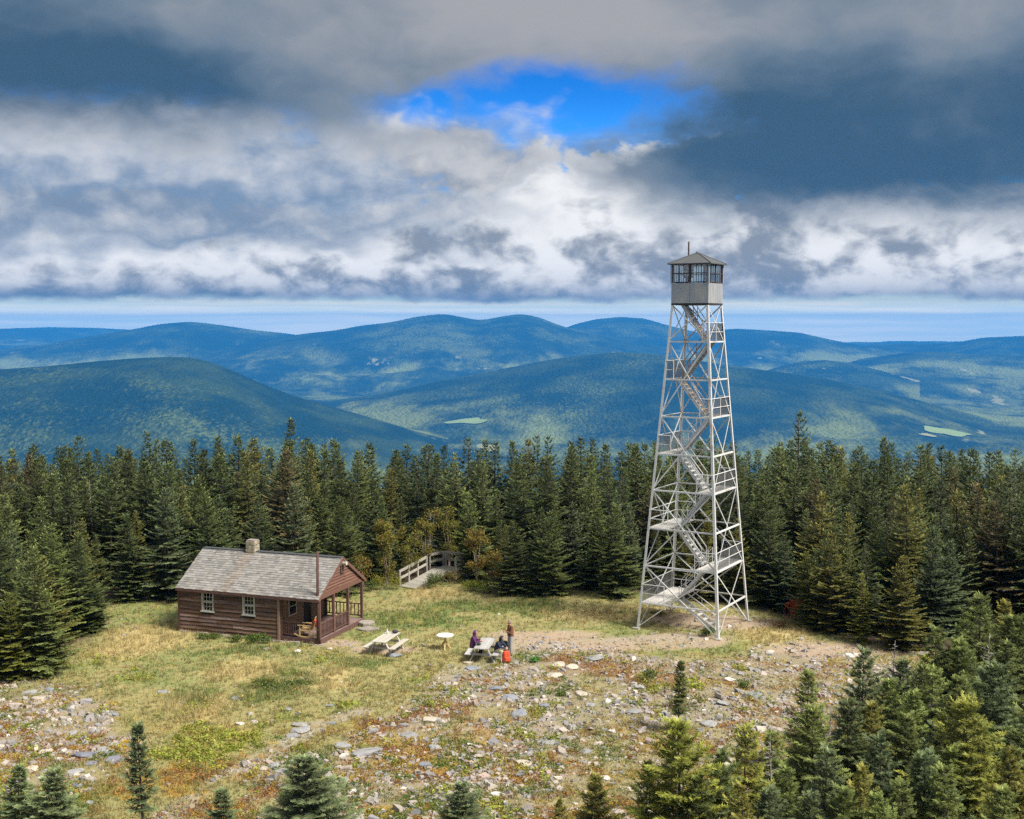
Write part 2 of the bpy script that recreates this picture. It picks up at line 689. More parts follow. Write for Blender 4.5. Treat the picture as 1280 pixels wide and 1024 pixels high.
def pdist(poly, x, y):
    dmin = np.full(np.shape(x), 1e9)
    for i in range(len(poly)):
        a, b = poly[i - 1], poly[i]
        ab = b - a
        t = np.clip(((x - a[0]) * ab[0] + (y - a[1]) * ab[1]) / (ab @ ab), 0, 1)
        dmin = np.minimum(dmin, np.hypot(x - a[0] - t * ab[0], y - a[1] - t * ab[1]))
    return np.where(inside(poly, x, y), dmin, -dmin)


def seg_mask(x, y, pts, wd):
    dmin = np.full(np.shape(x), 1e9)
    P_ = [at(u, v) for u, v in pts]
    for a, b in zip(P_, P_[1:]):
        a_, b_ = np.array([a.x, a.y]), np.array([b.x, b.y])
        ab = b_ - a_
        t = np.clip(((x - a_[0]) * ab[0] + (y - a_[1]) * ab[1]) / (ab @ ab), 0, 1)
        dmin = np.minimum(dmin, np.hypot(x - a_[0] - t * ab[0], y - a_[1] - t * ab[1]))
    return 1 - sstep(dmin, wd * 0.4, wd)


def zones(x, y):
    """Fields of ground cover: how rocky, bare, green, lime, straw, red it is."""
    x, y = np.asarray(x, float), np.asarray(y, float)
    nA, nB, nC = fbm(x, y, 6.0, 1), fbm(x, y, 2.2, 4), fbm(x, y, 0.9, 6, 3)
    rock = sstep(np.maximum(pdist(ROCK_POLY, x, y), pdist(ROCK_POLY2, x, y)) + (nA - 0.5) * 7 + (nB - 0.5) * 3.5, -0.8, 1.8)
    rock = rock * (0.45 + 0.55 * sstep(nB * 0.6 + nA * 0.4, 0.36, 0.56))
    bare = np.zeros_like(x)
    for p in [(740, 806, 150, 10), (680, 795, 90, 8), (850, 800, 70, 12), (1050, 812, 110, 14), (905, 778, 90, 12), (480, 812, 60, 8), (420, 805, 40, 6), (860, 776, 60, 10)]:
        bare = np.maximum(bare, patch(x, y, *p))
    bare = sstep(bare + (nB - 0.5) * 0.9 + (nC - 0.5) * 0.4, 0.35, 0.75)
    trail = seg_mask(x, y, [(190, 1030), (260, 985), (330, 945), (400, 905), (450, 890)], 0.75) * sstep(nC * 0.6 + nB * 0.4, 0.34, 0.52) * 0.8
    trail = np.maximum(trail, 0.6 * seg_mask(x, y, [(560, 845), (640, 812), (760, 800), (870, 796)], 1.0) * sstep(nB, 0.35, 0.55))
    lime = np.zeros_like(x)
    for p in [(262, 930, 62, 21), (215, 940, 30, 18), (312, 920, 26, 10)]:
        lime = np.maximum(lime, patch(x, y, *p))
    lime = sstep(lime + (nC - 0.5) * 1.3 + (nB - 0.5) * 0.8, 0.15, 0.75)
    green = np.zeros_like(x)
    for p in [(345, 862, 62, 26), (240, 868, 40, 16), (320, 812, 95, 8), (520, 775, 60, 16), (650, 822, 60, 10), (460, 830, 60, 10), (640, 762, 120, 14),
              (560, 760, 60, 10), (420, 990, 120, 25), (100, 1000, 120, 30), (560, 930, 50, 14), (540, 1000, 60, 20), (1000, 768, 40, 6)]:
        green = np.maximum(green, patch(x, y, *p))
    green = sstep(green * 0.8 + (nB - 0.5) * 1.3 + (nC - 0.5) * 0.6, 0.25, 0.75)
    straw = np.zeros_like(x)
    for p in [(235, 885, 90, 22), (600, 900, 45, 14), (965, 795, 60, 18), (420, 850, 90, 22), (170, 800, 80, 24), (760, 765, 120, 12), (545, 742, 40, 10), (300, 840, 90, 20)]:
        straw = np.maximum(straw, patch(x, y, *p))
    straw = sstep(straw * 0.9 + (nB - 0.5) * 1.1 + (nA - 0.5) * 0.8, 0.2, 0.8)
    red = np.zeros_like(x)
    for p in [(740, 838, 60, 16), (700, 825, 40, 8), (560, 892, 70, 12), (230, 975, 60, 14), (330, 990, 60, 16), (160, 990, 40, 14), (830, 852, 60, 10), (480, 905, 60, 14), (250, 1015, 80, 16)]:
        red = np.maximum(red, patch(x, y, *p))
    red = sstep(red * 0.9 + (nC - 0.5) * 1.4 + (nB - 0.5) * 0.8, 0.35, 0.85)
    near = sstep(y, 52, 44)                        # more moss and low heath close to the rocks in front
    red = np.maximum(red, near * sstep(nB * 0.5 + nC * 0.5, 0.58, 0.70) * 0.6)
    return dict(rock=rock, bare=bare, trail=trail, lime=lime, green=green, straw=straw, red=red, nA=nA, nB=nB, nC=nC, near=near)


C_BASE = np.array([0.285, 0.255, 0.105])
C_STRAW = np.array([0.47, 0.375, 0.17])
C_GREEN = np.array([0.125, 0.175, 0.045])
C_OLIVE = np.array([0.20, 0.235, 0.08])
C_LIME = np.array([0.25, 0.25, 0.045])
C_RED = np.array([0.25, 0.135, 0.08])
C_BARE = np.array([0.38, 0.285, 0.205])
C_ROCK = np.array([0.28, 0.225, 0.17])
C_TRAIL = np.array([0.33, 0.28, 0.205])
C_DUFF = np.array([0.085, 0.062, 0.042])
C_MOSS = np.array([0.34, 0.215, 0.035])


def mixc(c, b, f):
    f = np.asarray(f)[..., None]
    return c * (1 - f) + b * f


def ground_colour(x, y, z=None):
    z = z or zones(x, y)
    c = np.zeros(np.shape(x) + (3,)) + C_BASE
    c = mixc(c, C_OLIVE, sstep(z['nB'] * 0.4 + z['nC'] * 0.35 + fbm(x, y, 4.0, 10, 2) * 0.25, 0.46, 0.58) * 0.85)
    c = mixc(c, C_STRAW, z['straw'] * 0.85)
    c = mixc(c, C_GREEN, z['green'] * 0.8)
    c = mixc(c, C_ROCK, z['rock'] * 0.75)
    c = mixc(c, C_RED, z['red'] * 0.8)
    moss = z['near'] * sstep(fbm(x, y, 1.7, 9), 0.54, 0.64)
    c = mixc(c, C_MOSS, moss * 0.8)
    c = mixc(c, C_BARE, np.clip(z['bare'] - z['green'] * 0.4, 0, 1) * 0.9)
    c = mixc(c, C_LIME, z['lime'] * 0.5)
    c = mixc(c, C_TRAIL, z['trail'])
    ed = edge_dist(x, y)
    c = mixc(c, C_DUFF, 1 - sstep(ed + (z['nC'] - 0.5) * 1.2, -1.2, 0.2))
    return c


xs = np.concatenate([np.linspace(-140, -36, 30)[:-1], np.arange(-36, 32, 0.17), np.linspace(32, 140, 30)])
ys = np.concatenate([np.linspace(-110, 36, 40)[:-1], np.arange(36, 82, 0.17), np.linspace(82, 220, 50)])
GX, GY = np.meshgrid(xs, ys)
gx, gy = GX.ravel(), GY.ravel()
gzv = gz(gx, gy) + (fbm(gx, gy, 0.8, 8, 2) - 0.5) * 0.07
gcol = np.concatenate([ground_colour(gx, gy), np.ones((len(gx), 1))], 1)
nx, ny = len(xs), len(ys)
ii = (np.arange(ny - 1)[:, None] * nx + np.arange(nx - 1)[None]).ravel()
ground = link('ground', fast_mesh('ground', np.stack([gx, gy, gzv], 1), np.stack([ii, ii + 1, ii + nx + 1, ii + nx], 1), {'Col': ('FLOAT_COLOR', gcol)}, True), M_GROUND, None, 'structure')

# ----------------------------------------------------------------------------- far land
def land_mat():
    m = bpy.data.materials.new('far_forest_and_fields')
    m.use_nodes = True
    t = T(m.node_tree)
    p = t.pos()
    px_, py_, pz_ = t.sep(p)
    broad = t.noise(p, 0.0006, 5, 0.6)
    midn = t.noise(p, 0.0028, 5, 0.62)
    fine = t.noise(t.vmul(p, (0.08, 0.03, 0.07)), 1.0, 3, 0.7)
    cell = t.sep(t.voronoi(t.vmul(p, (1.0, 0.45, 1.0)), 0.11, out='Color'))[0]
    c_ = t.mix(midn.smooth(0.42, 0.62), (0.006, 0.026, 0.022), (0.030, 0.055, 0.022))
    c_ = t.mix((cell * 0.40 + fine * 0.55 + (broad - 0.5) * 2.4 + (midn - 0.5) * 0.9).smooth(0.50, 1.05), c_, (0.13, 0.165, 0.045))  # broad dark and light patches also paint cloud shadows into the forest colour
    lowland = (pz_.smooth(-90, -400) * py_.smooth(7500, 10500)).max(pz_.smooth(-320, -480) * 0.7)
    fld_sun = t.noise(t.vmul(p, (1, 0.55, 1)), 0.0011, 5, 0.65)
    c_ = t.mix((fld_sun + lowland * 0.14 - 0.05).smooth(0.525, 0.66) * lowland * 0.9, c_, (0.27, 0.31, 0.085))  # field colour, spread wider to paint sunlit patches on the lower slopes
    fld2 = t.noise(t.vmul(p, (1, 0.45, 1)), 0.0035, 3, 0.6)
    c_ = t.mix(fld2.smooth(0.66, 0.70) * lowland, c_, (0.42, 0.40, 0.20))
    b = t.node('ShaderNodeBsdfPrincipled')
    t.link(c_, b.inputs['Base Color'])
    b.inputs['Roughness'].default_value = 0.95
    b.inputs['Specular IOR Level'].default_value = 0.1
    bn = t.node('ShaderNodeBump')
    bn.inputs['Strength'].default_value = 1.0
    bn.inputs['Distance'].default_value = 14.0
    t.link(t.voronoi(t.vmul(p, (1.0, 0.6, 1.0)), 0.045) * -1.0 + fine, bn.inputs['Height'])
    t.link(bn.outputs[0], b.inputs['Normal'])
    o = t.node('ShaderNodeOutputMaterial')
    t.link(b.outputs[0], o.inputs[0])
    return m


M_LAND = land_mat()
FLOOR = -545.0


def valley_z(x, y):
    r = np.hypot(x, y - 60)
    fl = FLOOR + (fbm(x, y, 2600, 3, 5) - 0.5) * 150 + (fbm(x, y, 600, 7, 3) - 0.5) * 40 + 260 * sstep(r, 9500, 18500)
    down = -10 - 0.36 * (r - 100)
    return np.maximum(fl, down)


rad = np.concatenate([np.geomspace(110, 2500, 30), np.geomspace(2600, 22000, 150)])
azs = np.concatenate([np.linspace(-180, -34, 40)[:-1], np.linspace(-34, 34, 260), np.linspace(34, 180, 40)[1:]])
RR, AA = np.meshgrid(rad, np.radians(azs))
vx, vy = (RR * np.sin(AA)).ravel(), (RR * np.cos(AA)).ravel() + 60
vz = valley_z(vx, vy)
n_r, n_a = len(rad), len(azs)
ii = (np.arange(n_a - 1)[:, None] * n_r + np.arange(n_r - 1)[None]).ravel()
valley_me = fast_mesh('valley', np.stack([vx, vy, vz], 1), np.stack([ii, ii + n_r, ii + n_r + 1, ii + 1], 1), None, True)
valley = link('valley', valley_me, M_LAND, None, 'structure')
land_parts = [valley_me]


def mountain(name, D, prof, wf, wb, k, rough=1.0, bend=0.0):
    """A ridge whose crest passes through the directions in prof at distance D; wf and wb are the widths of its near and far slopes."""
    us = np.linspace(prof[0][0], prof[-1][0], 240)
    pv = np.array(prof, float)
    vv = np.interp(us, pv[:, 0], pv[:, 1])
    ker = np.ones(9) / 9
    vv = np.convolve(np.pad(vv, 4, mode='edge'), ker, 'valid')
    ts = np.concatenate([np.linspace(-1, 0, 70)[:-1], np.linspace(0, 1, 30)])
    V3 = []
    for u, v in zip(us, vv):
        r = ray(u, v)
        az = math.atan2(r.x, r.y)
        el = r.z / math.hypot(r.x, r.y)
        Dk = D * (1 + bend * math.sin((u - 640) / 180.0 + k))
        zc = CAM_H + el * Dk
        for t in ts:
            dist = Dk + (t * wf if t < 0 else t * wb)
            V3.append((math.sin(az) * dist, math.cos(az) * dist, zc, t))
    V3 = np.array(V3)
    x, y, zc, t = V3.T
    sh = np.where(t < 0, (1 + t) ** 1.15, (1 - t) ** 1.2)
    sh = sh * sh * (3 - 2 * sh) * 0.5 + sh * 0.5
    floor = valley_z(x, y) - 30
    nz = (fbm(x, y, 1500, k, 5) - 0.5) * 0.9 + (np.abs(fbm(x, y, 900, k + 3, 4) - 0.5) * -1.6 + 0.2)
    amp = (zc - floor) * rough * (np.clip(-t, 0, 0.6) * 0.9 + 0.015) * np.clip((1 - np.abs(t)) * 4, 0, 1)
    z = floor + (zc - floor) * sh + nz * amp * 0.55
    ntt = len(ts)
    ii = (np.arange(len(us) - 1)[:, None] * ntt + np.arange(ntt - 1)[None]).ravel()
    me = fast_mesh('mountain', np.stack([x, y, z], 1), np.stack([ii, ii + ntt, ii + ntt + 1, ii + 1], 1), None, True)
    land_parts.append(me)
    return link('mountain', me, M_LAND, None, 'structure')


mountain('m', 20300, [(-160, 414), (0, 411), (60, 409), (120, 410), (180, 413), (250, 420), (330, 430)], 2600, 1600, 1, 0.3)
mountain('m', 14300, [(820, 424), (880, 414), (920, 411), (960, 413), (1000, 416), (1040, 425), (1080, 433), (1140, 441)], 3000, 2400, 2)
mountain('m', 15000, [(1010, 446), (1090, 432), (1140, 430), (1190, 429), (1230, 422), (1280, 420), (1420, 424)], 3400, 2600, 3)
mountain('m', 13200, [(-220, 447), (-60, 441), (0, 438), (60, 430), (110, 421), (160, 413), (200, 405), (240, 402), (280, 407), (320, 413), (360, 417), (430, 428), (500, 445)], 2600, 2500, 4)
mountain('m', 14800, [(670, 424), (700, 412), (720, 405), (745, 399), (775, 396), (805, 398), (840, 408), (890, 420), (940, 436)], 3000, 2600, 5)
mountain('m', 12600, [(225, 456), (265, 438), (330, 425), (380, 417), (420, 413), (450, 407), (470, 405), (490, 403), (520, 396), (555, 392), (580, 397), (602, 401), (625, 396), (650, 392), (672, 396), (705, 409), (760, 420), (830, 434), (900, 448)], 3900, 2600, 6, 1.2, 0.02)
mountain('m', 11600, [(1020, 462), (1080, 448), (1130, 441), (1170, 440), (1220, 443), (1290, 446), (1420, 452)], 2600, 2000, 7)
mountain('m', 9800, [(930, 472), (965, 461), (1000, 452), (1030, 450), (1060, 453), (1100, 463), (1150, 476)], 1800, 1600, 8)
mountain('m', 7400, [(350, 522), (400, 508), (440, 499), (500, 488), (560, 474), (620, 463), (680, 451), (730, 444), (770, 440), (810, 442), (860, 449), (920, 458), (980, 466), (1040, 475), (1100, 488), (1160, 503), (1220, 520), (1320, 550)], 2200, 1800, 9, 1.0, 0.02)
mountain('m', 5400, [(-260, 478), (-120, 468), (0, 462), (60, 458), (120, 452), (170, 448), (225, 446), (255, 450), (290, 463), (330, 481), (370, 496), (420, 510), (470, 524), (560, 552)], 1800, 1500, 10, 0.9)

# open meadows on the lower slopes, draped on the land
land_trees = [BVHTree.FromPolygons([v.co[:] for v in me.vertices], [p.vertices[:] for p in me.polygons]) for me in land_parts]


def land_hit(u, v):
    o, dd = Vector((0, 0, CAM_H)), ray(u, v).normalized()
    best = None
    for tr in land_trees:
        h = tr.ray_cast(o, dd)
        if h[0] is not None and (best is None or h[3] < best[3]): best = h
    return best[0] if best else None


def land_z(x, y):
    zs = [h[0].z for h in (tr.ray_cast(Vector((x, y, 3000)), Vector((0, 0, -1))) for tr in land_trees) if h[0] is not None]
    return max(zs) if zs else FLOOR


M_MEADOW = mat('far_meadow', (0.21, 0.28, 0.10), 0.25, 0.012, 0.95)
M_MEADOW2 = mat('far_hayfield', (0.33, 0.32, 0.15), 0.25, 0.012, 0.95)
for (u, v, ru, rv, mm, sd) in [(1184, 541, 33, 10, M_MEADOW, 1), (583, 528, 24, 5, M_MEADOW, 2), (1160, 545, 12, 5, M_MEADOW2, 4)]:
    c0 = land_hit(u, v)
    if c0 is None: continue
    rr = random.Random(sd)
    kx = c0.y * ru / FPX
    ky = kx * 0.8 if rv > 4 else kx * 0.9
    ring = []
    mb = MB()
    NA, NR = 28, 5
    vs_ = [(c0.x, c0.y, land_z(c0.x, c0.y) + 5)]
    wob = [0.55 + 0.75 * rr.random() for _ in range(NA)]
    wob = [(wob[i - 1] + wob[i] + wob[(i + 1) % NA]) / 3 for i in range(NA)]
    for j in range(1, NR + 1):
        for i in range(NA):
            a = 2 * PI * i / NA
            q = (wob[i] + wob[(i + 1) % NA]) / 2 * j / NR
            x_, y_ = c0.x + kx * q * math.cos(a), c0.y + ky * q * math.sin(a)
            vs_.append((x_, y_, land_z(x_, y_) + 5))
    fs_ = [(0, 1 + i, 1 + (i + 1) % NA) for i in range(NA)]
    for j in range(NR - 1):
        for i in range(NA):
            a_, b_ = 1 + j * NA + i, 1 + j * NA + (i + 1) % NA
            fs_.append((a_, a_ + NA, b_ + NA, b_))
    mb.add(vs_, fs_)
    mb.build('meadow', mm, None, True, 'structure')

# air: even, pale blue
def haze_mat():
    m = bpy.data.materials.new('haze_air')
    m.use_nodes = True
    t = T(m.node_tree)
    v = t.node('ShaderNodeVolumePrincipled')
    v.inputs['Color'].default_value = (0.04, 0.37, 1.0, 1)
    v.inputs['Density'].default_value = 7.4e-5
    v.inputs['Anisotropy'].default_value = 0.0
    o = t.node('ShaderNodeOutputMaterial')
    t.link(v.outputs[0], o.inputs['Volume'])
    return m


mb = MB()
mb.box((0, 0, (FLOOR - 160 + 190) / 2), (46000, 46000, 190 - (FLOOR - 160)))
haze = mb.build('haze', haze_mat(), None, False, 'stuff')
#@@PART2
# ----------------------------------------------------------------------------- fire tower
M_TOWER = mat('pale_painted_steel', (0.62, 0.62, 0.605), 0.16, 3.0, 0.55, 0, 0.4, 0.12, second=(0.46, 0.40, 0.34), second_amt=0.12)
M_TOWER_RUST = mat('rusty_steel', (0.34, 0.23, 0.16), 0.4, 4.0, 0.75, 0, 0.3, 0.2, second=(0.5, 0.45, 0.4))
M_PLANK_DECK = mat('weathered_landing_boards', (0.52, 0.50, 0.46), 0.3, 4.0, 0.85, 0.004, rnd=0.2)
M_CAB = mat('galvanised_sheet', (0.36, 0.37, 0.38), 0.15, 2.2, 0.5, 0, 0.4, 0.06, metal=0.15, stretch=(1, 1, 0.35), second=(0.50, 0.46, 0.40), second_amt=0.3)
M_CABROOF = mat('grey_sheet_roof', (0.085, 0.09, 0.092), 0.15, 2.0, 0.55, 0, 0.4, 0.06)
M_SASH = mat('dark_rusty_sash', (0.075, 0.05, 0.042), 0.35, 6.0, 0.7)
M_DARK = mat('dark_interior_paint', (0.05, 0.048, 0.045), 0.2, 4.0, 0.8)


def glass_mat(name, tint=(0.9, 0.95, 0.95), a=0.10):
    m = bpy.data.materials.new(name)
    m.use_nodes = True
    t = T(m.node_tree)
    tr = t.node('ShaderNodeBsdfTransparent')
    tr.inputs[0].default_value = (*tint, 1)
    gl_ = t.node('ShaderNodeBsdfGlossy')
    gl_.inputs['Roughness'].default_value = 0.05
    mx = t.node('ShaderNodeMixShader')
    mx.inputs[0].default_value = a
    t.link(tr.outputs[0], mx.inputs[1])
    t.link(gl_.outputs[0], mx.inputs[2])
    o = t.node('ShaderNodeOutputMaterial')
    t.link(mx.outputs[0], o.inputs[0])
    return m


M_GLASS = glass_mat('clear_pane')


def screen_mat(name):
    """Woven wire screen: fine holes in dark wire."""
    m = bpy.data.materials.new(name)
    m.use_nodes = True
    t = T(m.node_tree)
    tr = t.node('ShaderNodeBsdfTransparent')
    b = t.node('ShaderNodeBsdfPrincipled')
    n = t.noise(t.coord('Object'), 3.0, 3)
    t.link(t.mix(n, (0.04, 0.045, 0.05), (0.16, 0.16, 0.15)), b.inputs['Base Color'])
    b.inputs['Roughness'].default_value = 0.6
    mx = t.node('ShaderNodeMixShader')
    mx.inputs[0].default_value = 0.36
    t.link(tr.outputs[0], mx.inputs[1])
    t.link(b.outputs[0], mx.inputs[2])
    o = t.node('ShaderNodeOutputMaterial')
    t.link(mx.outputs[0], o.inputs[0])
    return m


M_SCREEN = screen_mat('wire_screen')

tower = thing('fire_tower', 'tall pale steel lattice fire lookout tower with zigzag stairs and a boxy grey cab', 'lookout tower', (10.162, 66.169, 0), R(-30.4))
ZC = 17.873


def hw(z): return (4.778 + (2.113 - 4.778) * z / ZC) / 2


CN = [(-1, -1), (1, -1), (1, 1), (-1, 1)]


def cp(i, z, inset=0.0):
    h = hw(z) - inset
    return Vector((CN[i % 4][0] * h, CN[i % 4][1] * h, z))


LV = [1.48, 3.54, 5.61, 7.71, 9.71, 11.77, 13.80, 15.86]
for i in range(4):
    mb = MB()
    a = Vector((-CN[i][0], 0, 0))
    b = Vector((0, -CN[i][1], 0))
    mb.angle(cp(i, -0.15), cp(i, ZC), 0.125, a, b, 0.02)
    mb.build('leg', M_TOWER, tower)
    fb = MB()
    f0 = cp(i, 0.0)
    fb.box((f0.x, f0.y, -0.03), (0.36, 0.36, 0.2))
    fb.build('footing', mat('footing_concrete_%d' % i, (0.42, 0.38, 0.32), 0.25, 5, 0.95) if i == 0 else MATS['footing_concrete_0'], tower)
for k, z in enumerate(LV):
    for i in range(4):
        p, q = cp(i, z, 0.02), cp(i + 1, z, 0.02)
        mb = MB()
        inn = Vector((-(p.x + q.x), -(p.y + q.y), 0)).normalized()
        mb.angle(p, q, 0.072, inn, (0, 0, -1), 0.012)
        mb.build('girt', M_TOWER if k != 7 else M_TOWER, tower)
nodes_z = [0.06, LV[1], LV[3], LV[5], LV[7], ZC - 0.05]
for a, b in zip(nodes_z, nodes_z[1:]):
    for i in range(4):
        for s in (0, 1):
            p = cp(i + s, a, 0.035 + 0.016 * s)
            q = cp(i + 1 - s, b, 0.035 + 0.016 * s)
            mb = MB()
            inn = Vector((-(cp(i, 1).x + cp(i + 1, 1).x), -(cp(i, 1).y + cp(i + 1, 1).y), 0)).normalized()
            d_ = (q - p).normalized()
            mb.angle(p, q, 0.052, inn, d_.cross(inn), 0.01)
            mb.build('brace', M_TOWER if a > 14 or True else M_TOWER_RUST, tower)

# stairs and landings
zs_l = LV + [ZC]
prev = None
for k, z in enumerate(LV):
    side = -1 if k % 2 == 0 else 1
    h = hw(z) - 0.06
    run = 1.6 if z > 5 else 1.7
    ld = h - run / 2
    xi = side * run / 2
    xo = side * h
    land = MB()
    land.box(((xi + xo) / 2, 0, z - 0.05), (abs(xo - xi), 2 * h - 0.1, 0.03))
    lo = link('landing', land.mesh('landing'), M_PLANK_DECK, tower)
    nb = max(2, int(abs(xo - xi) / 0.17))
    for j in range(nb):
        x0 = min(xi, xo) + (j + 0.5) * abs(xo - xi) / nb
        bm_ = MB()
        bm_.box((x0, 0, z - 0.015), (abs(xo - xi) / nb - 0.012, 2 * h - 0.12, 0.035))
        bm_.build('board', M_PLANK_DECK, lo)
    # railing round the three outer sides
    rail = MB()
    hh = 1.0
    pts = [Vector((xi, -h, z)), Vector((xo * 0.985, -h, z)), Vector((xo * 0.985, h, z)), Vector((xi, h, z))]
    for p in pts: rail.tube(p, p + Vector((0, 0, hh)), 0.024, n=5)
    mid = (pts[1] + pts[2]) / 2
    rail.tube(mid, mid + Vector((0, 0, hh)), 0.024, n=5)
    for p, q in zip(pts, pts[1:]):
        for zz in (0.5, 1.0):
            rail.tube(p + Vector((0, 0, zz)), q + Vector((0, 0, zz)), 0.022, n=5)
    rail.build('landing_rail', M_TOWER, tower)
    if k in (7, 6, 5, 4, 3, 1, 0):
        sc_ = MB()
        q0, q1 = pts[1].copy(), pts[2].copy()
        sc_.box(((q0.x + q1.x) / 2 - side * 0.03, 0, z + 0.5), (0.006, abs(q1.y - q0.y) - 0.05, 0.92))
        sc_.build('wire_screen', M_SCREEN, tower)
    if k in (7, 5, 3, 1):
        sc_ = MB()
        sc_.box(((pts[2].x + pts[3].x) / 2, pts[2].y - 0.03, z + 0.5), (abs(pts[3].x - pts[2].x) - 0.04, 0.006, 0.92))
        sc_.build('wire_screen', M_SCREEN, tower)


def flight(p, q, wd, nst, rustic):
    """One straight flight from p up to q; its stringers, each tread and two handrails."""
    p, q = Vector(p), Vector(q)
    for s in (-1, 1):
        o = Vector((0, s * wd / 2, 0))
        mb_ = MB()
        mb_.bar(p + o, q + o, 0.035, 0.17)
        mb_.build('stringer', M_TOWER, tower)
        hr = MB()
        up_ = Vector((0, 0, 0.88))
        ends = (p + o * 1.1 + (q - p) * 0.03, p + o * 1.1 + (q - p) * 0.97)
        hr.tube(ends[0] + up_, ends[1] + up_, 0.022, n=5)
        hr.tube(ends[0] + up_ * 0.55, ends[1] + up_ * 0.55, 0.018, n=5)
        for tt in (0.04, 0.5, 0.96):
            m_ = p + o * 1.1 + (q - p) * tt
            hr.tube(m_, m_ + up_, 0.02, n=5)
        hr.build('handrail', M_TOWER if not rustic else M_TOWER_RUST, tower)
    for j in range(nst):
        c_ = p + (q - p) * ((j + 0.6) / nst)
        tb = MB()
        tb.box(c_, (0.21, wd - 0.04, 0.04))
        tb.build('tread', M_PLANK_DECK if not rustic else M_TOWER_RUST, tower)


flight((1.72, -0.55, 0.0), (-0.85 + 0.25, -0.55, LV[0] - 0.03), 0.66, 7, False)
for k in range(8):
    z0, z1 = zs_l[k], zs_l[k + 1]
    s = -1 if k % 2 == 0 else 1           # starts on this side
    r0 = 0.8 if z1 > 5 else 0.85
    lane = 0.42 if s < 0 else -0.42
    if k >= 5: lane *= 0.8
    if k == 7:
        flight((0.72, lane, z0), (-0.62, lane, z1 - 0.02), 0.55, 9, True)
    else:
        flight((s * r0, lane, z0), (-s * r0, lane, z1 - 0.03), 0.62, 9, k >= 5)

# cab
hc = 2.113 / 2 + 0.02
cab_floor = MB()
cab_floor.box((0, 0, ZC), (hc * 2, hc * 2, 0.10))
cab_floor.build('cab_floor', M_DARK, tower)
Z1, Z2 = ZC + 0.052, ZC + 1.13
ZE = ZC + 2.20
for i in range(4):
    a, b = Vector((CN[i][0] * hc, CN[i][1] * hc, 0)), Vector((CN[(i + 1) % 4][0] * hc, CN[(i + 1) % 4][1] * hc, 0))
    dv = (b - a).normalized()
    nv = Vector((dv.y, -dv.x, 0))
    npan = 2
    for j in range(npan):
        p = a + (b - a) * ((j + 0.008) / npan)
        q = a + (b - a) * ((j + 0.992) / npan)
        mb = MB()
        c_ = (p + q) / 2
        m_ = Matrix((dv, nv, Vector((0, 0, 1)))).transposed()
        mb.box(c_ + Vector((0, 0, (Z1 + Z2) / 2)) - nv * 0.012, ((q - p).length, 0.022, Z2 - Z1), m_)
        if i == 1:
            for s_ in (0.25, 0.5, 0.75):
                mb.box(p + (q - p) * s_ + Vector((0, 0, (Z1 + Z2) / 2)) + nv * 0.003, (0.012, 0.01, Z2 - Z1 - 0.03), m_)
        mb.build('wall_panel', M_CAB, tower)
    post = MB()
    post.box(a * 0.992 + Vector((0, 0, (Z2 + ZE) / 2)), (0.085, 0.085, ZE - Z2), m_)
    post.build('corner_post', M_CAB, tower)
    for j in range(2):
        # each window: sash with a grid of six lights
        p = a + (b - a) * (0.035 + 0.4725 * j)
        q = p + (b - a) * 0.455
        L = (q - p).length
        zb, zt = Z2 + 0.03, ZE - 0.03
        sash = MB()

        def bb(x0, x1, z0, z1, t_=0.05):
            sash.box(p + dv * ((x0 + x1) / 2) + Vector((0, 0, (z0 + z1) / 2)) - nv * 0.02, (x1 - x0, t_, z1 - z0), m_)
        fw_ = 0.05
        bb(0, L, zb, zb + fw_)
        bb(0, L, zt - fw_, zt)
        bb(0, fw_, zb + fw_, zt - fw_)
        bb(L - fw_, L, zb + fw_, zt - fw_)
        mw = 0.028
        for c3 in (1, 2):
            xm = fw_ + (L - 2 * fw_) * c3 / 3
            bb(xm - mw / 2, xm + mw / 2, zb + fw_, zt - fw_, 0.035)
        zm = (zb + zt) / 2
        bb(fw_, L - fw_, zm - mw / 2 - 0.01, zm + mw / 2 + 0.01, 0.03)
        win = sash.build('window', M_SASH, tower)
        for r_ in range(2):
            for c3 in range(3):
                pn = MB()
                xa = fw_ + (L - 2 * fw_) * c3 / 3 + 0.014
                xb = fw_ + (L - 2 * fw_) * (c3 + 1) / 3 - 0.014
                za, zb2 = (zb + fw_, zm - 0.02) if r_ == 0 else (zm + 0.02, zt - fw_)
                pn.box(p + dv * ((xa + xb) / 2) + Vector((0, 0, (za + zb2) / 2)) - nv * 0.02, (xb - xa, 0.004, zb2 - za), m_)
                pn.build('pane', M_GLASS, win)
    for j in (0.5,):
        ms = MB()
        ms.box(a + (b - a) * j + Vector((0, 0, (Z2 + ZE) / 2)) - nv * 0.015, (0.06, 0.06, ZE - Z2), m_)
        ms.build('mullion_post', M_SASH, tower)
ho = hc + 0.17
rf = MB()
apex = Vector((0, 0, ZE + 0.62))
cr = [Vector((CN[i][0] * ho, CN[i][1] * ho, ZE + 0.0)) for i in range(4)]
cl_ = [p - Vector((0, 0, 0.05)) for p in cr]
rf.add(cr + [apex], [(0, 1, 4), (1, 2, 4), (2, 3, 4), (3, 0, 4)])
rf.add(cl_ + cr, [(0, 1, 5, 4), (1, 2, 6, 5), (2, 3, 7, 6), (3, 0, 4, 7), (3, 2, 1, 0)])
cab_roof = rf.build('roof', M_CABROOF, tower)
rg = MB()
for i in range(4): rg.tube(cr[i] + Vector((0, 0, 0.01)), apex + Vector((0, 0, 0.01)), 0.022, n=5)
rg.build('hip_ridge', M_CABROOF, cab_roof)
kb = MB()
kb.tube(apex - Vector((0, 0, 0.06)), apex + Vector((0, 0, 0.06)), 0.13, 0.07, 10)
kb.build('finial', M_CABROOF, cab_roof)
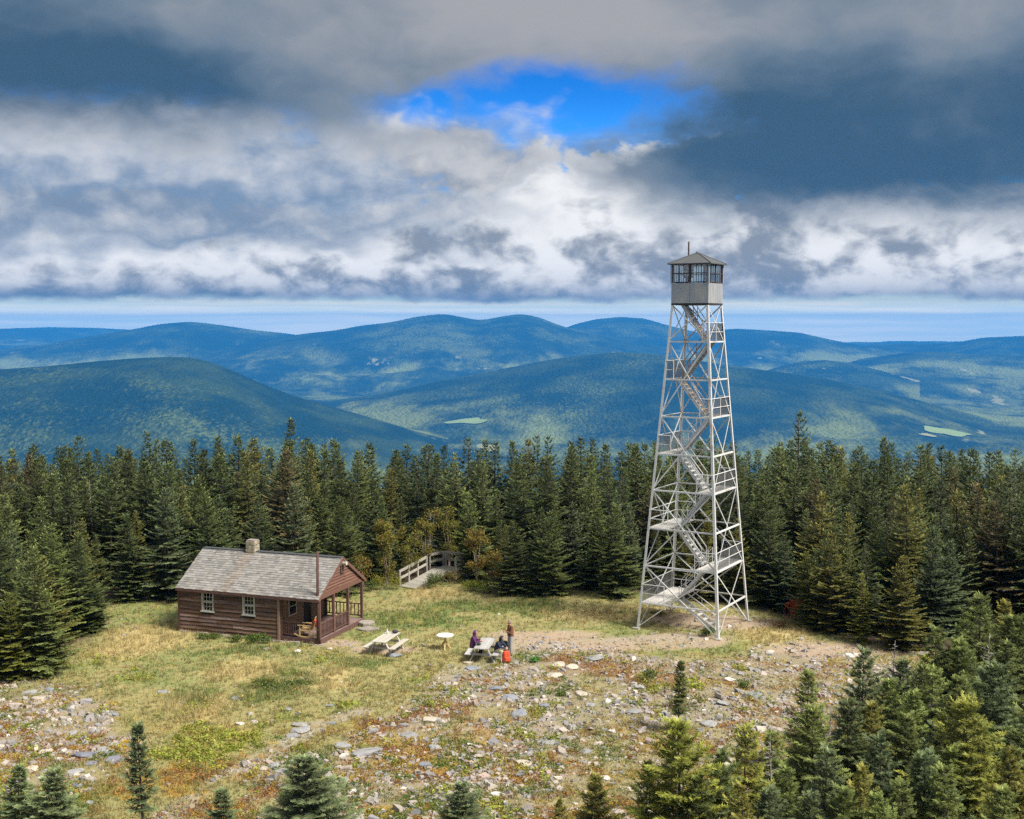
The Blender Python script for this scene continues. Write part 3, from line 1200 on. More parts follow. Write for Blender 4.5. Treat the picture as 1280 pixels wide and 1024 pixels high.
vp = MB()
vpx = Vector((-0.62, 0.25, 0))
vp.tube(vpx + Vector((0, 0, ZE + 0.2)), vpx + Vector((0, 0, ZE + 1.15)), 0.045, n=8)
vp.tube(vpx + Vector((0, 0, ZE + 1.16)), vpx + Vector((0, 0, ZE + 1.26)), 0.07, 0.03, 8)
vp.build('stove_pipe', M_SASH, tower)
# small flag hung inside the cab
fl = MB()
fm = []
nst_ = 7
Fw, Fh = 0.55, 0.62


def flag_pt(s, t_):
    return (-0.55 + Fw * s, -0.60 + 0.05 * math.sin(s * 7 + t_ * 2), Z2 + 0.30 + Fh * t_ + 0.10 * (1 - s) * t_)


flag = thing('flag', 'small red and white striped flag hanging inside the tower cab', 'flag', tower.matrix_world @ Vector((0, 0, 0)))
flag.location, flag.rotation_euler = tower.location, tower.rotation_euler
M_RED = mat('red_cloth', (0.45, 0.04, 0.045), 0.15, 8, 0.9)
M_WHITE = mat('white_cloth', (0.75, 0.73, 0.72), 0.1, 8, 0.9)
for k in range(nst_):
    st = MB()
    vs_, fs_ = [], []
    for i in range(9):
        for dt in (0, 1):
            vs_.append(flag_pt(i / 8, (k + dt) / nst_))
    for i in range(8): fs_.append((2 * i, 2 * i + 2, 2 * i + 3, 2 * i + 1))
    st.add(vs_, fs_)
    so = st.build('stripe', M_RED if k % 2 == 0 else M_WHITE, flag)
    sm_ = so.modifiers.new('thick', 'SOLIDIFY')
    sm_.thickness = 0.004

# ----------------------------------------------------------------------------- cabin
M_SIDING = mat('brown_clapboard', (0.150, 0.090, 0.058), 0.38, 2.6, 0.85, 0.006, 0.2, 0.30, stretch=(0.35, 1, 2.2), second=(0.30, 0.205, 0.18), second_amt=0.45)
M_GABLE = mat('red_brown_boards', (0.17, 0.088, 0.064), 0.25, 3.0, 0.85, 0.004, 0.2, 0.15, stretch=(0.35, 0.35, 2.0))
M_BACK = mat('lap_shadow_backing', (0.028, 0.018, 0.015), 0.2, 4.0, 0.95)  # near-black colour puts the shadow lines between laps into the backing
M_TRIM = mat('brown_trim', (0.125, 0.068, 0.055), 0.25, 4.0, 0.8, 0.003, 0.25, 0.12)
M_PORCHFLOOR = mat('porch_floor_boards', (0.21, 0.145, 0.13), 0.3, 3.0, 0.85, 0.003, 0.2, 0.15)
M_INNERWALL = mat('porch_wall_boards', (0.30, 0.20, 0.13), 0.35, 2.5, 0.85, 0.004, 0.2, 0.15)
M_FRAME = mat('white_window_paint', (0.50, 0.48, 0.42), 0.12, 6.0, 0.7)
M_DARKGLASS = glass_mat('cabin_pane', (0.30, 0.32, 0.33), 0.035)
M_MASONRY = mat('tan_fieldstone', (0.36, 0.31, 0.225), 0.35, 5.0, 0.95, 0.02, rnd=0.25)
M_FOUND = mat('foundation_stone', (0.33, 0.29, 0.25), 0.35, 4.0, 0.95, 0.02, rnd=0.25)
M_SHINGLE = vcol_mat('grey_shingles', 0.9, 0.25, 9.0, bump=0.004)

cabin = thing('cabin', 'brown clapboard cabin with grey shingle roof and an open railed porch at its right end', 'cabin', (-10.055, 61.807, 0), R(-19.6))
# local frame: origin at the porch's near corner, -x along the long wall, +y along the gable end
CL, CW = 8.62, 5.02
PX = -2.42          # the porch reaches from x = 0 back to x = PX
WT = 2.60           # wall plate
RZ_ = 4.20          # ridge
F0 = 0.32           # floor
RISE = (RZ_ - WT) / (CW / 2)
cabx = Matrix.Rotation(PI / 2, 3, 'Z')


def siding(x0, x1, y, face, z0, z1, mtl, horizontal_axis='x', n_rows=None, splits=2, gable=None, cuts=()):
    """Lapped boards, one object each; face is the outward sign; cuts are openings (a0, a1, z0, z1)."""
    rows = n_rows or max(1, int(round((z1 - z0) / 0.185)))
    hgt = (z1 - z0) / rows
    rr = random.Random(int((x0 + y) * 100) + rows)
    for r_ in range(rows):
        za, zb = z0 + r_ * hgt, z0 + (r_ + 1) * hgt
        A0, A1 = x0, x1
        if gable:
            mid, half, slope, zbase = gable
            wv = half - max(0.0, (za - zbase)) / slope
            A0, A1 = mid - wv, mid + wv
            if A1 - A0 < 0.2: continue
        segs = [(A0, A1)]
        for (c0, c1, cz0, cz1) in cuts:
            if zb > cz0 + 0.03 and za < cz1 - 0.03:
                new = []
                for s0, s1 in segs:
                    if c1 <= s0 or c0 >= s1: new.append((s0, s1)); continue
                    if c0 > s0: new.append((s0, c0))
                    if c1 < s1: new.append((c1, s1))
                segs = new
        fin = []
        for s0, s1 in segs:
            if s1 - s0 > 2.5:
                cx_ = s0 + (s1 - s0) * rr.uniform(0.35, 0.65)
                fin += [(s0, cx_ - 0.004), (cx_ + 0.004, s1)]
            else: fin.append((s0, s1))
        for s0, s1 in fin:
            if s1 - s0 < 0.06: continue
            j = rr.uniform(-0.006, 0.006)
            # a wedge: thick lower edge, thin upper edge, slightly wavy lower edge
            N = max(2, int((s1 - s0) / 0.4))
            vs_, fs_ = [], []
            for i in range(N + 1):
                s = s0 + (s1 - s0) * i / N
                e1 = 0 if gable and False else rr.uniform(-0.024, 0.012)
                tl, tu = 0.058 + j, 0.010
                g0 = 0.0
                su = s
                if gable:
                    wv2 = half - max(0.0, (zb - zbase)) / slope
                    su = min(max(s, mid - wv2), mid + wv2)
                for (ss, zz, tt) in ((s, za + e1 + 0.026, 0), (s, za + e1 + 0.026, tl), (su, zb - 0.004, tu), (su, zb - 0.004, 0)):
                    pt = (ss, y + face * tt, zz) if horizontal_axis == 'x' else (y + face * tt, ss, zz)
                    vs_.append(pt)
            for i in range(N):
                a_, b_ = 4 * i, 4 * i + 4
                for q in range(4):
                    fs_.append((a_ + q, b_ + q, b_ + (q + 1) % 4, a_ + (q + 1) % 4))
            fs_ += [(0, 1, 2, 3), (4 * N + 3, 4 * N + 2, 4 * N + 1, 4 * N)]
            b2 = MB()
            b2.add(vs_, fs_)
            wall_o = b2.build('board', mtl, cur_wall)


fl_ = MB()
fl_.box(((-CL + PX) / 2, CW / 2, F0 - 0.05), (PX + CL - 0.02, CW - 0.24, 0.08))
fl_.build('floor', M_DARK, cabin)
# walls (backing) with their boards as sub-parts
def wall_box(name, c, s, m=M_TRIM):
    b = MB()
    b.box(c, s)
    return b.build(name, m, cabin)


WIN = [(-7.10, -6.50, 1.30, 2.28), (-4.54, -3.94, 1.30, 2.28)]
GW = 0.10
# long front wall, built round its two window openings
fr = MB()
xs_ = [-CL] + [e for w_ in WIN for e in (w_[0], w_[1])] + [PX]
fr.box(((-CL + PX) / 2, GW / 2, (0.05 + 1.30) / 2), (PX + CL, GW, 1.25))
fr.box(((-CL + PX) / 2, GW / 2, (2.28 + WT) / 2), (PX + CL, GW, WT - 2.28))
for a_, b_ in ((xs_[0], xs_[1]), (xs_[2], xs_[3]), (xs_[4], xs_[5])):
    fr.box(((a_ + b_) / 2, GW / 2, 1.79), (b_ - a_, GW, 0.98))
cur_wall = fr.build('front_wall', M_BACK, cabin)
siding(-CL, PX, 0.0, -1, 0.02, WT, M_SIDING, 'x', 12, cuts=[(a - 0.07, b + 0.07, c0 - 0.07, c1 + 0.07) for a, b, c0, c1 in WIN])
cur_wall = wall_box('back_wall', ((-CL + PX) / 2, CW - GW / 2, WT / 2 + 0.03), (PX + CL, GW, WT - 0.06), M_BACK)
siding(-CL, PX, CW, 1, 0.02, WT, M_SIDING, 'x', 12)
lw = MB()
lw.box((-CL + GW / 2, CW / 2, WT / 2 + 0.03), (GW, CW - 2 * GW, WT - 0.06))
lw.add([(-CL, 0, WT), (-CL, CW, WT), (-CL, CW / 2, RZ_ - 0.1), (-CL + GW, 0, WT), (-CL + GW, CW, WT), (-CL + GW, CW / 2, RZ_ - 0.1)], [(0, 1, 2), (5, 4, 3), (0, 3, 4, 1), (1, 4, 5, 2), (2, 5, 3, 0)])
cur_wall = lw.build('end_wall', M_BACK, cabin)
siding(0, CW, -CL, -1, 0.02, WT, M_SIDING, 'y', 12)
siding(0, CW, -CL, -1, WT, RZ_ - 0.15, M_SIDING, 'y', 9, gable=(CW / 2, CW / 2, RISE, WT))
# wall between room and porch, with a door and a window
DOOR = (2.55, 3.40, F0, 2.22)
pw = MB()
pw.box((PX - GW / 2, (0 + DOOR[0]) / 2, WT / 2 + 0.03), (GW, DOOR[0] - 0.11, WT - 0.06))
pw.box((PX - GW / 2, (CW + DOOR[1]) / 2, WT / 2 + 0.03), (GW, CW - DOOR[1] - 0.11, WT - 0.06))
pw.box((PX - GW / 2, (DOOR[0] + DOOR[1]) / 2, (2.22 + WT) / 2), (GW, DOOR[1] - DOOR[0], WT - 2.22))
cur_wall = pw.build('porch_wall', M_INNERWALL, cabin)
siding(0.10, CW - 0.1, PX, 1, F0 + 0.02, WT, M_INNERWALL, 'y', 11, cuts=[DOOR, (0.95, 1.75, 1.15, 2.1)])
# door with panel and handle
dm = MB()
dm.box((PX - 0.06, (DOOR[0] + DOOR[1]) / 2, (F0 + 2.22) / 2), (0.05, DOOR[1] - DOOR[0] - 0.02, 2.22 - F0 - 0.02))
door = dm.build('door', M_DARK, cabin)
hb = MB()
hb.ball((PX + 0.0, DOOR[1] - 0.1, 1.25), 0.035)
hb.build('handle', M_CAB, door)
wf_ = MB()
for (c_, s_) in (((PX + 0.03, 1.35, 1.15), (0.06, 0.86, 0.07)), ((PX + 0.03, 1.35, 2.1), (0.06, 0.86, 0.07)), ((PX + 0.03, 0.95, 1.625), (0.06, 0.07, 0.88)), ((PX + 0.03, 1.75, 1.625), (0.06, 0.07, 0.88)), ((PX + 0.03, 1.35, 1.625), (0.05, 0.7, 0.04))):
    wf_.box(c_, s_)
pwin = wf_.build('window', M_FRAME, cabin)
gp = MB()
gp.box((PX + 0.012, 1.35, 1.62), (0.01, 0.74, 0.9))
gp.build('pane', M_DARKGLASS, pwin)

for (x0, x1, z0, z1) in WIN:
    f_ = MB()
    t_ = 0.075

    def fbx(a0, a1, b0, b1, th=0.09, yy=-0.02): f_.box(((a0 + a1) / 2, yy, (b0 + b1) / 2), (a1 - a0, th, b1 - b0))
    fbx(x0 - t_, x1 + t_, z1, z1 + t_)
    fbx(x0 - t_, x0, z0, z1)
    fbx(x1, x1 + t_, z0, z1)
    zm = (z0 + z1) / 2
    fbx(x0, x1, zm - 0.03, zm + 0.03, 0.06, -0.01)
    win = f_.build('window', M_FRAME, cabin)
    sl = MB()
    sl.box(((x0 + x1) / 2, -0.05, z0 - 0.035), (x1 - x0 + 0.24, 0.14, 0.06))
    sl.build('sill', M_FRAME, win)
    for si, (za, zb) in enumerate(((z0 + 0.002, zm - 0.032), (zm + 0.032, z1 - 0.002))):
        sa = MB()
        yy = 0.02 + 0.0 * si
        for (a0, a1, b0, b1) in ((x0, x1, za, za + 0.035), (x0, x1, zb - 0.035, zb), (x0, x0 + 0.035, za + 0.035, zb - 0.035), (x1 - 0.035, x1, za + 0.035, zb - 0.035)):
            sa.box(((a0 + a1) / 2, yy, (b0 + b1) / 2), (a1 - a0, 0.035, b1 - b0))
        for q in (1, 2):
            xm = x0 + (x1 - x0) * q / 3
            sa.box((xm, yy, (za + zb) / 2), (0.022, 0.025, zb - za - 0.07))
        sa.box(((x0 + x1) / 2, yy, (za + zb) / 2), (x1 - x0 - 0.07, 0.022, 0.022))
        sa.build('sash', M_FRAME, win)
    for r_ in range(4):
        for q in range(3):
            a0, a1 = x0 + (x1 - x0) * q / 3 + 0.014, x0 + (x1 - x0) * (q + 1) / 3 - 0.014
            b0 = z0 + (z1 - z0) * r_ / 4 + 0.02
            pn = MB()
            pn.box(((a0 + a1) / 2, 0.026, b0 + (z1 - z0) / 8 - 0.02), (a1 - a0, 0.004, (z1 - z0) / 4 - 0.03))
            pn.build('pane', M_DARKGLASS, win)

# corner boards, plates
for (x_, y_) in ((-CL - 0.02, -0.03), (PX + 0.0, -0.045), (-CL - 0.02, CW + 0.03)):
    b_ = MB()
    b_.box((x_, y_, WT / 2 + 0.01), (0.13, 0.07, WT - 0.02))
    b_.build('corner_board', M_TRIM if x_ < -5 else M_INNERWALL, cabin)
# foundation stones
rr = random.Random(5)
x_ = -CL
while x_ < 0.0:
    wdt = rr.uniform(0.3, 0.7)
    fo = MB()
    fo.box((x_ + wdt / 2, 0.03 + rr.uniform(-0.05, 0.02), -0.06), (wdt - 0.03, 0.35, rr.uniform(0.22, 0.34)), Matrix.Rotation(rr.uniform(-0.06, 0.06), 3, 'Y'))
    fo.build('foundation_stone', M_FOUND, cabin)
    x_ += wdt
# porch deck
dk_ = MB()
dk_.box((PX / 2 + 0.02, CW / 2, F0 - 0.10), (-PX - 0.06, CW - 0.06, 0.06))
deck_o = dk_.build('porch_deck', M_TRIM, cabin)
nb = 17
for j in range(nb):
    y0 = 0.03 + (CW - 0.06) * (j + 0.5) / nb
    b_ = MB()
    b_.box((PX / 2 + 0.03, y0, F0 - 0.035), (-PX + 0.02, (CW - 0.06) / nb - 0.012, 0.05))
    b_.build('board', M_PORCHFLOOR, deck_o)
for (c_, s_) in (((PX / 2, -0.01, F0 - 0.17), (-PX - 0.1, 0.05, 0.30)), ((0.03, CW / 2, F0 - 0.17), (0.05, CW, 0.30)), ((PX / 2, CW + 0.01, F0 - 0.17), (-PX - 0.1, 0.05, 0.30))):
    b_ = MB()
    b_.box(c_, s_)
    b_.build('skirt_board', M_TRIM, cabin)
# porch posts and beams
POSTS = [(-0.06, 0.06), (-0.06, 1.62), (-0.06, 3.28), (-0.06, CW - 0.06)]
for (x_, y_) in POSTS + [(PX + 0.10, 0.06), (PX + 0.10, CW - 0.06)]:
    b_ = MB()
    b_.box((x_, y_, (F0 + WT - 0.2) / 2), (0.13, 0.13, WT - 0.2 - F0))
    b_.build('porch_post', M_TRIM, cabin)
for (c_, s_) in (((-0.06, CW / 2, WT - 0.09), (0.13, CW, 0.22)), ((PX / 2 - 0.07, 0.06, WT - 0.10), (-PX - 0.14, 0.12, 0.18)), ((PX / 2 - 0.07, CW - 0.06, WT - 0.10), (-PX - 0.14, 0.12, 0.18))):
    b_ = MB()
    b_.box(c_, s_)
    b_.build('porch_beam', M_GABLE if s_[1] > 1 else M_TRIM, cabin)


def porch_rail(p, q, nbal):
    p, q = Vector(p), Vector(q)
    r_ = MB()
    r_.bar(p + Vector((0, 0, 0.78)), q + Vector((0, 0, 0.78)), 0.09, 0.05)
    b_ = MB()
    b_.bar(p + Vector((0, 0, 0.12)), q + Vector((0, 0, 0.12)), 0.05, 0.06)
    b_.build('bottom_rail', M_TRIM, cabin)
    ro = r_.build('porch_rail', M_TRIM, cabin)
    for i in range(nbal):
        c_ = p + (q - p) * ((i + 0.6) / (nbal + 0.2))
        b_ = MB()
        b_.box(c_ + Vector((0, 0, 0.452)), (0.045, 0.045, 0.60))
        b_.build('baluster', M_TRIM, ro)


porch_rail((PX + 0.18, 0.05, F0), (-1.25, 0.05, F0), 7)
porch_rail((-0.06, 0.14, F0), (-0.06, 1.55, F0), 9)
porch_rail((-0.06, 1.70, F0), (-0.06, 3.20, F0), 9)
porch_rail((PX + 0.18, CW - 0.06, F0), (-0.14, CW - 0.06, F0), 9)
# porch gable
pg = MB()
for xx in (-0.05,):
    pg.add([(xx, 0.0, WT + 0.02), (xx, CW, WT + 0.02), (xx, CW / 2, RZ_ - 0.1), (xx - 0.08, 0.0, WT + 0.02), (xx - 0.08, CW, WT + 0.02), (xx - 0.08, CW / 2, RZ_ - 0.1)], [(0, 1, 2), (5, 4, 3), (0, 3, 4, 1), (1, 4, 5, 2), (2, 5, 3, 0)])
cur_wall = pg.build('gable', M_GABLE, cabin)
siding(0, CW, -0.05, 1, WT + 0.03, RZ_ - 0.12, M_GABLE, 'y', 9, gable=(CW / 2, CW / 2, RISE, WT))
vt = MB()
vt.box((0.02, CW / 2 - 0.02, WT + 0.98), (0.05, 0.34, 0.46))
vent = vt.build('gable_vent', M_DARK, cabin)
for i in range(5):
    b_ = MB()
    b_.box((0.052, CW / 2 - 0.02, WT + 0.80 + i * 0.09), (0.03, 0.34, 0.03), Matrix.Rotation(0.5, 3, 'Y'))
    b_.build('slat', M_TRIM, vent)
lm = MB()
lm.tube((0.08, CW / 2, RZ_ - 0.32), (0.30, CW / 2, RZ_ - 0.30), 0.07, 0.11, 10)
lm.box((0.05, CW / 2, RZ_ - 0.30), (0.08, 0.12, 0.16))
lm.build('lamp', M_FRAME, cabin)

# roof: two slabs, individual shingles, fascia
OX0, OX1 = -CL - 0.06, 0.06
OV = 0.24
SLP = math.atan(RISE)
for s in (-1, 1):
    ye = -OV if s < 0 else CW + OV
    ze = WT - OV * RISE + 0.03
    yr, zr = CW / 2, RZ_ + 0.03
    n_ = Vector((0, s * math.sin(SLP), math.cos(SLP)))
    sl_ = MB()
    T0 = 0.09
    a = [Vector((OX0, ye, ze)), Vector((OX1, ye, ze)), Vector((OX1, yr, zr)), Vector((OX0, yr, zr))]
    sl_.add(a + [p - Vector((0, 0, T0)) for p in a], [(0, 1, 2, 3), (7, 6, 5, 4), (0, 4, 5, 1), (1, 5, 6, 2), (2, 6, 7, 3), (3, 7, 4, 0)])
    ro = sl_.build('roof', M_TRIM, cabin)
    # shingles
    ux, uy = Vector((1, 0, 0)), (a[3] - a[0]).normalized()
    LEN = (a[3] - a[0]).length
    rr = np.random.RandomState(20 + s)
    VS, FS, CC = [], [], []
    rows = 19
    for r_ in range(rows):
        y0 = r_ * LEN / rows - 0.03
        y1 = min((r_ + 1.35) * LEN / rows, LEN)
        x_ = OX0 - 0.02 - rr.rand() * 0.2
        while x_ < OX1 + 0.02:
            wd = 0.16 + 0.16 * rr.rand()
            xa, xb = max(x_ + 0.006, OX0 - 0.02), min(x_ + wd - 0.006, OX1 + 0.02)
            x_ += wd
            if xb - xa < 0.04: continue
            j0 = rr.uniform(-0.02, 0.015)
            lift = 0.028 + rr.rand() * 0.014
            o = a[0].copy()
            o.x = 0
            b0 = o + ux * xa + uy * (y0 + j0)
            b1 = o + ux * xb + uy * (y0 + j0 + rr.uniform(-0.008, 0.008))
            t1 = o + ux * xb + uy * y1
            t0 = o + ux * xa + uy * y1
            base = len(VS)
            VS += [b0 + n_ * lift, b1 + n_ * lift, t1 + n_ * 0.006, t0 + n_ * 0.006, b0 + n_ * 0.003, b1 + n_ * 0.003]
            FS += [(base, base + 1, base + 2, base + 3), (base + 4, base + 5, base + 1, base), (base + 4, base, base + 3, base + 3), (base + 5, base + 2, base + 1, base + 1)]
            g = 0.25 * (0.72 + 0.50 * rr.rand())
            tone = np.array([1.0, 0.955, 0.89]) if rr.rand() < 0.75 else np.array([0.98, 0.90, 0.80])
            stain = max(0.0, 1 - abs((xa + xb) / 2 + 5.65) / 0.5) * (1 if s < 0 else 0)
            col_ = g * tone * (1 - 0.25 * stain * np.array([0.3, 0.7, 1.0]))
            CC += [np.append(col_, 1)] * 6
    tri = []
    for f4 in FS:
        tri.append((f4[0], f4[1], f4[2]))
        if f4[3] != f4[2]: tri.append((f4[0], f4[2], f4[3]))
    me = fast_mesh('shingles', np.array([v[:] for v in VS]), np.array(tri), {'Col': ('FLOAT_COLOR', np.array(CC))})
    link('shingles', me, M_SHINGLE, ro, 'stuff')
    fa = MB()
    fa.box(((OX0 + OX1) / 2, ye - s * 0.0 + s * 0.022, ze - 0.07), (OX1 - OX0, 0.04, 0.16))
    fa.build('fascia', M_TRIM, ro)
    for xx in (OX1 + 0.022, OX0 - 0.022):
        bg_ = MB()
        bg_.bar((xx, ye, ze - 0.085), (xx, yr, zr - 0.085), 0.04, 0.16, up=(0, -s, 1))
        bg_.build('barge_board', M_GABLE if xx > 0 else M_TRIM, ro)
    if s < 0:
        rc = MB()
        rc.bar((OX0, CW / 2 - 0.07, RZ_ + 0.02), (OX1, CW / 2 - 0.07, RZ_ + 0.02), 0.18, 0.035, up=(0, 0, 1))
        rc.bar((OX0, CW / 2 + 0.07, RZ_ + 0.02), (OX1, CW / 2 + 0.07, RZ_ + 0.02), 0.18, 0.035, up=(0, 0, 1))
        rc.build('ridge_cap', MATS['grey_sheet_roof'], ro)
# chimney
CX_, CY_ = -5.55, CW / 2 + 0.02
cb = MB()
cb.box((CX_, CY_, RZ_ - 0.07), (0.50, 0.46, 1.3))
chim = cb.build('chimney', M_MASONRY, cabin)
rr = random.Random(9)
for lay in range(5):
    z0 = RZ_ - 0.44 + lay * 0.205
    for sx, sy, nn in ((0, -1, 3), (0, 1, 3), (1, 0, 3), (-1, 0, 3)):
        for i in range(nn):
            t_ = (i + 0.5) / nn - 0.5 + rr.uniform(-0.03, 0.03)
            c_ = (CX_ + (sx * 0.25 if sx else t_ * 0.52), CY_ + (sy * 0.23 if sy else t_ * 0.48), z0 + 0.1 + rr.uniform(-0.01, 0.01))
            s_ = (0.17 if sy else 0.09, 0.09 if sy else 0.155, rr.uniform(0.16, 0.195))
            b_ = MB()
            b_.box(c_, s_, Matrix.Rotation(rr.uniform(-0.08, 0.08), 3, 'Y'))
            b_.build('stone', M_MASONRY, chim)
cpp = MB()
cpp.box((CX_, CY_, RZ_ + 0.61), (0.50, 0.46, 0.06))
cpp.build('cap', M_FOUND, chim)

# pole beside the porch corner
p_ = at(398.6, 806)
pole = MB()
pole.tube((0, 0, -0.3), (0.02, 0, 4.92), 0.085, 0.07, 10)
po = pole.build('utility_pole', mat('dark_pole_wood', (0.10, 0.055, 0.045), 0.3, 4, 0.85, 0.005), None, True)
po.location = (p_.x - 0.02, p_.y - 0.12, gz(p_.x, p_.y))
tag(po, 'slim dark brown wooden pole rising past the roof at the porch corner', 'pole')

# flat stone steps at the porch
for j, (u, v, sx, sy, sz, lb) in enumerate(((457, 782, 0.95, 0.8, 0.22, 'upper grey flat stone step against the porch edge'), (461, 788, 1.25, 0.75, 0.12, 'lower broad grey stone slab in the grass before the porch'))):
    g_ = at(u, v)
    b_ = MB()
    rr = random.Random(j)
    n_ = 11
    ring = [(sx / 2 * math.cos(2 * PI * i / n_) * rr.uniform(0.85, 1.12), sy / 2 * math.sin(2 * PI * i / n_) * rr.uniform(0.85, 1.12)) for i in range(n_)]
    vs_ = [(x, y, -0.1) for x, y in ring] + [(x, y, sz - 0.03) for x, y in ring] + [(x * 0.92, y * 0.92, sz + rr.uniform(-0.01, 0.01)) for x, y in ring]
    fs_ = [(i, (i + 1) % n_, n_ + (i + 1) % n_, n_ + i) for i in range(n_)] + [(n_ + i, n_ + (i + 1) % n_, 2 * n_ + (i + 1) % n_, 2 * n_ + i) for i in range(n_)] + [tuple(range(2 * n_, 3 * n_))]
    b_.add(vs_, fs_)
    so = b_.build('stone_step', M_FOUND)
    so.location = (g_.x, g_.y, gz(g_.x, g_.y))
    tag(so, lb, 'stone step')

# rocking chair on the porch
M_ROCK = mat('honey_wood', (0.52, 0.36, 0.17), 0.2, 5, 0.6)
def wp(x, y, z): return Matrix.Translation(cabin.location) @ Matrix.Rotation(R(-19.6), 4, 'Z') @ Vector((x, y, z))


rk = thing('rocking_chair', 'honey coloured wooden rocking chair with a red throw at the porch opening', 'rocking chair', wp(-0.95, 0.36, F0), R(-19.6) + R(188))
b_ = MB()
for j in range(5): pass
# local: +x is the way the sitter faces
for j in range(5):
    b_ = MB()
    b_.box((0.28 - j * 0.115, 0, 0.43 - j * 0.016), (0.10, 0.52, 0.025))
    b_.build('seat_slat', M_ROCK, rk)
for j in range(6):
    y0 = -0.22 + j * 0.088
    b_ = MB()
    b_.bar((-0.24, y0, 0.36), (-0.52, y0, 1.10 - 0.01 * abs(j - 2.5) ** 2), 0.072, 0.022, up=(1, 0, 0.3))
    b_.build('back_slat', M_ROCK, rk)
for s in (-1, 1):
    y0 = s * 0.29
    b_ = MB()
    b_.bar((0.30, y0, 0.06), (0.30, y0, 0.63), 0.05, 0.05, up=(1, 0, 0))
    b_.build('leg', M_ROCK, rk)
    b_ = MB()
    b_.bar((-0.24, y0, 0.06), (-0.27, y0, 0.63), 0.05, 0.05, up=(1, 0, 0))
    b_.build('leg', M_ROCK, rk)
    b_ = MB()
    b_.bar((0.42, y0, 0.65), (-0.36, y0, 0.63), 0.11, 0.03)
    b_.build('armrest', M_ROCK, rk)
    b_ = MB()
    pts_ = [Vector((0.62 - 1.25 * i / 8, y0, 0.03 + 0.16 * ((i - 4) / 4) ** 2)) for i in range(9)]
    for p0, p1 in zip(pts_, pts_[1:]): b_.bar(p0, p1, 0.045, 0.06)
    b_.build('rocker', M_ROCK, rk)
    b_ = MB()
    b_.bar((0.30, y0, 0.40), (-0.28, y0, 0.37), 0.03, 0.07)
    b_.build('side_rail', M_ROCK, rk)
cr_ = MB()
cr_.bar((0.30, -0.27, 0.22), (0.30, 0.27, 0.22), 0.03, 0.04)
cr_.build('stretcher', M_ROCK, rk)
th = MB()
vs_, fs_ = [], []
for i in range(6):
    for j in range(9):
        s = i / 5
        t_ = j / 8
        y0 = -0.06 + 0.36 * s
        if t_ < 0.55:
            z_ = 0.62 + t_ / 0.55 * 0.30
            x_ = -0.30 - (z_ - 0.36) * 0.36 + 0.055
        else:
            z_ = 0.92 - (t_ - 0.55) / 0.45 * 0.34
            x_ = -0.43 - (z_ - 0.36) * 0.30 - 0.03
        vs_.append((x_ + 0.012 * math.sin(5 * s + 3 * t_), y0, z_ + 0.015 * math.sin(9 * s)))
for i in range(5):
    for j in range(8):
        a_ = i * 9 + j
        fs_.append((a_, a_ + 1, a_ + 10, a_ + 9))
th.add(vs_, fs_)
to = th.build('throw', mat('red_wool', (0.55, 0.045, 0.03), 0.2, 8, 0.95), None, True)
to.location, to.rotation_euler = rk.location, rk.rotation_euler
sm_ = to.modifiers.new('thick', 'SOLIDIFY')
sm_.thickness = 0.02
tag(to, 'bright red throw hung over the rocking chair back', 'throw')

# ----------------------------------------------------------------------------- wooden ramp and platform at the forest edge
M_RAMP = mat('silver_grey_boards', (0.38, 0.355, 0.30), 0.25, 3.0, 0.85, 0.003, 0.2, 0.16)
rb = at(507, 735)
rdir = Vector((2.25, 2.9, 0)).normalized()
ramp = thing('wooden_ramp', 'weathered grey wooden ramp and railed platform at the forest edge beside bushes', 'ramp', (rb.x, rb.y, gz(rb.x, rb.y)), math.atan2(rdir.y, rdir.x))
# local +x up the ramp, +y to its left
RL, RW, RH = 3.0, 1.25, 0.62
for j in range(24):
    t0 = (j + 0.5) / 24
    b_ = MB()
    b_.box((RL * t0, -RW / 2 + 0.45, 0.05 + RH * t0), (RL / 24 - 0.012, RW, 0.04), Matrix.Rotation(-math.atan2(RH, RL), 3, 'Y'))
    b_.build('board', M_RAMP, ramp)
for yy in (0.40, -0.74):
    b_ = MB()
    b_.bar((0, yy, -0.06), (RL, yy, RH - 0.06), 0.06, 0.18)
    b_.build('joist', M_RAMP, ramp)
PLX, PLW = 1.45, 1.6
for j in range(13):
    b_ = MB()
    b_.box((RL + 0.07 + PLX * (j + 0.5) / 13, -0.30, RH + 0.04), (PLX / 13 - 0.012, PLW, 0.04))
    b_.build('board', M_RAMP, ramp)
fr_ = MB()
for (c_, s_) in (((RL + PLX / 2 + 0.07, -0.30 - PLW / 2 - 0.025, RH - 0.05), (PLX, 0.05, 0.22)), ((RL + PLX / 2 + 0.07, -0.30 + PLW / 2 + 0.025, RH - 0.05), (PLX, 0.05, 0.22)), ((RL + 0.04, -0.30, RH - 0.1), (0.05, PLW, 0.2)), ((RL + PLX + 0.10, -0.30, RH - 0.05), (0.05, PLW + 0.1, 0.22))):
    fr_.box(c_, s_)
fr_.build('platform_frame', M_RAMP, ramp)


def ramp_rail(p, q, posts, ext=(0, 0)):
    p, q = Vector(p), Vector(q)
    for i in range(posts):
        c_ = p + (q - p) * (i / (posts - 1))
        b_ = MB()
        b_.box(c_ + Vector((0, 0, 0.28)), (0.10, 0.10, 1.5))
        b_.build('post', M_RAMP, ramp)
    for zz, hh_ in ((0.96, 0.17), (0.50, 0.15)):
        b_ = MB()
        b_.bar(p + Vector((0, 0, zz)), q + Vector((0, 0, zz)), 0.045, hh_)
        b_.build('rail_board', M_RAMP, ramp)


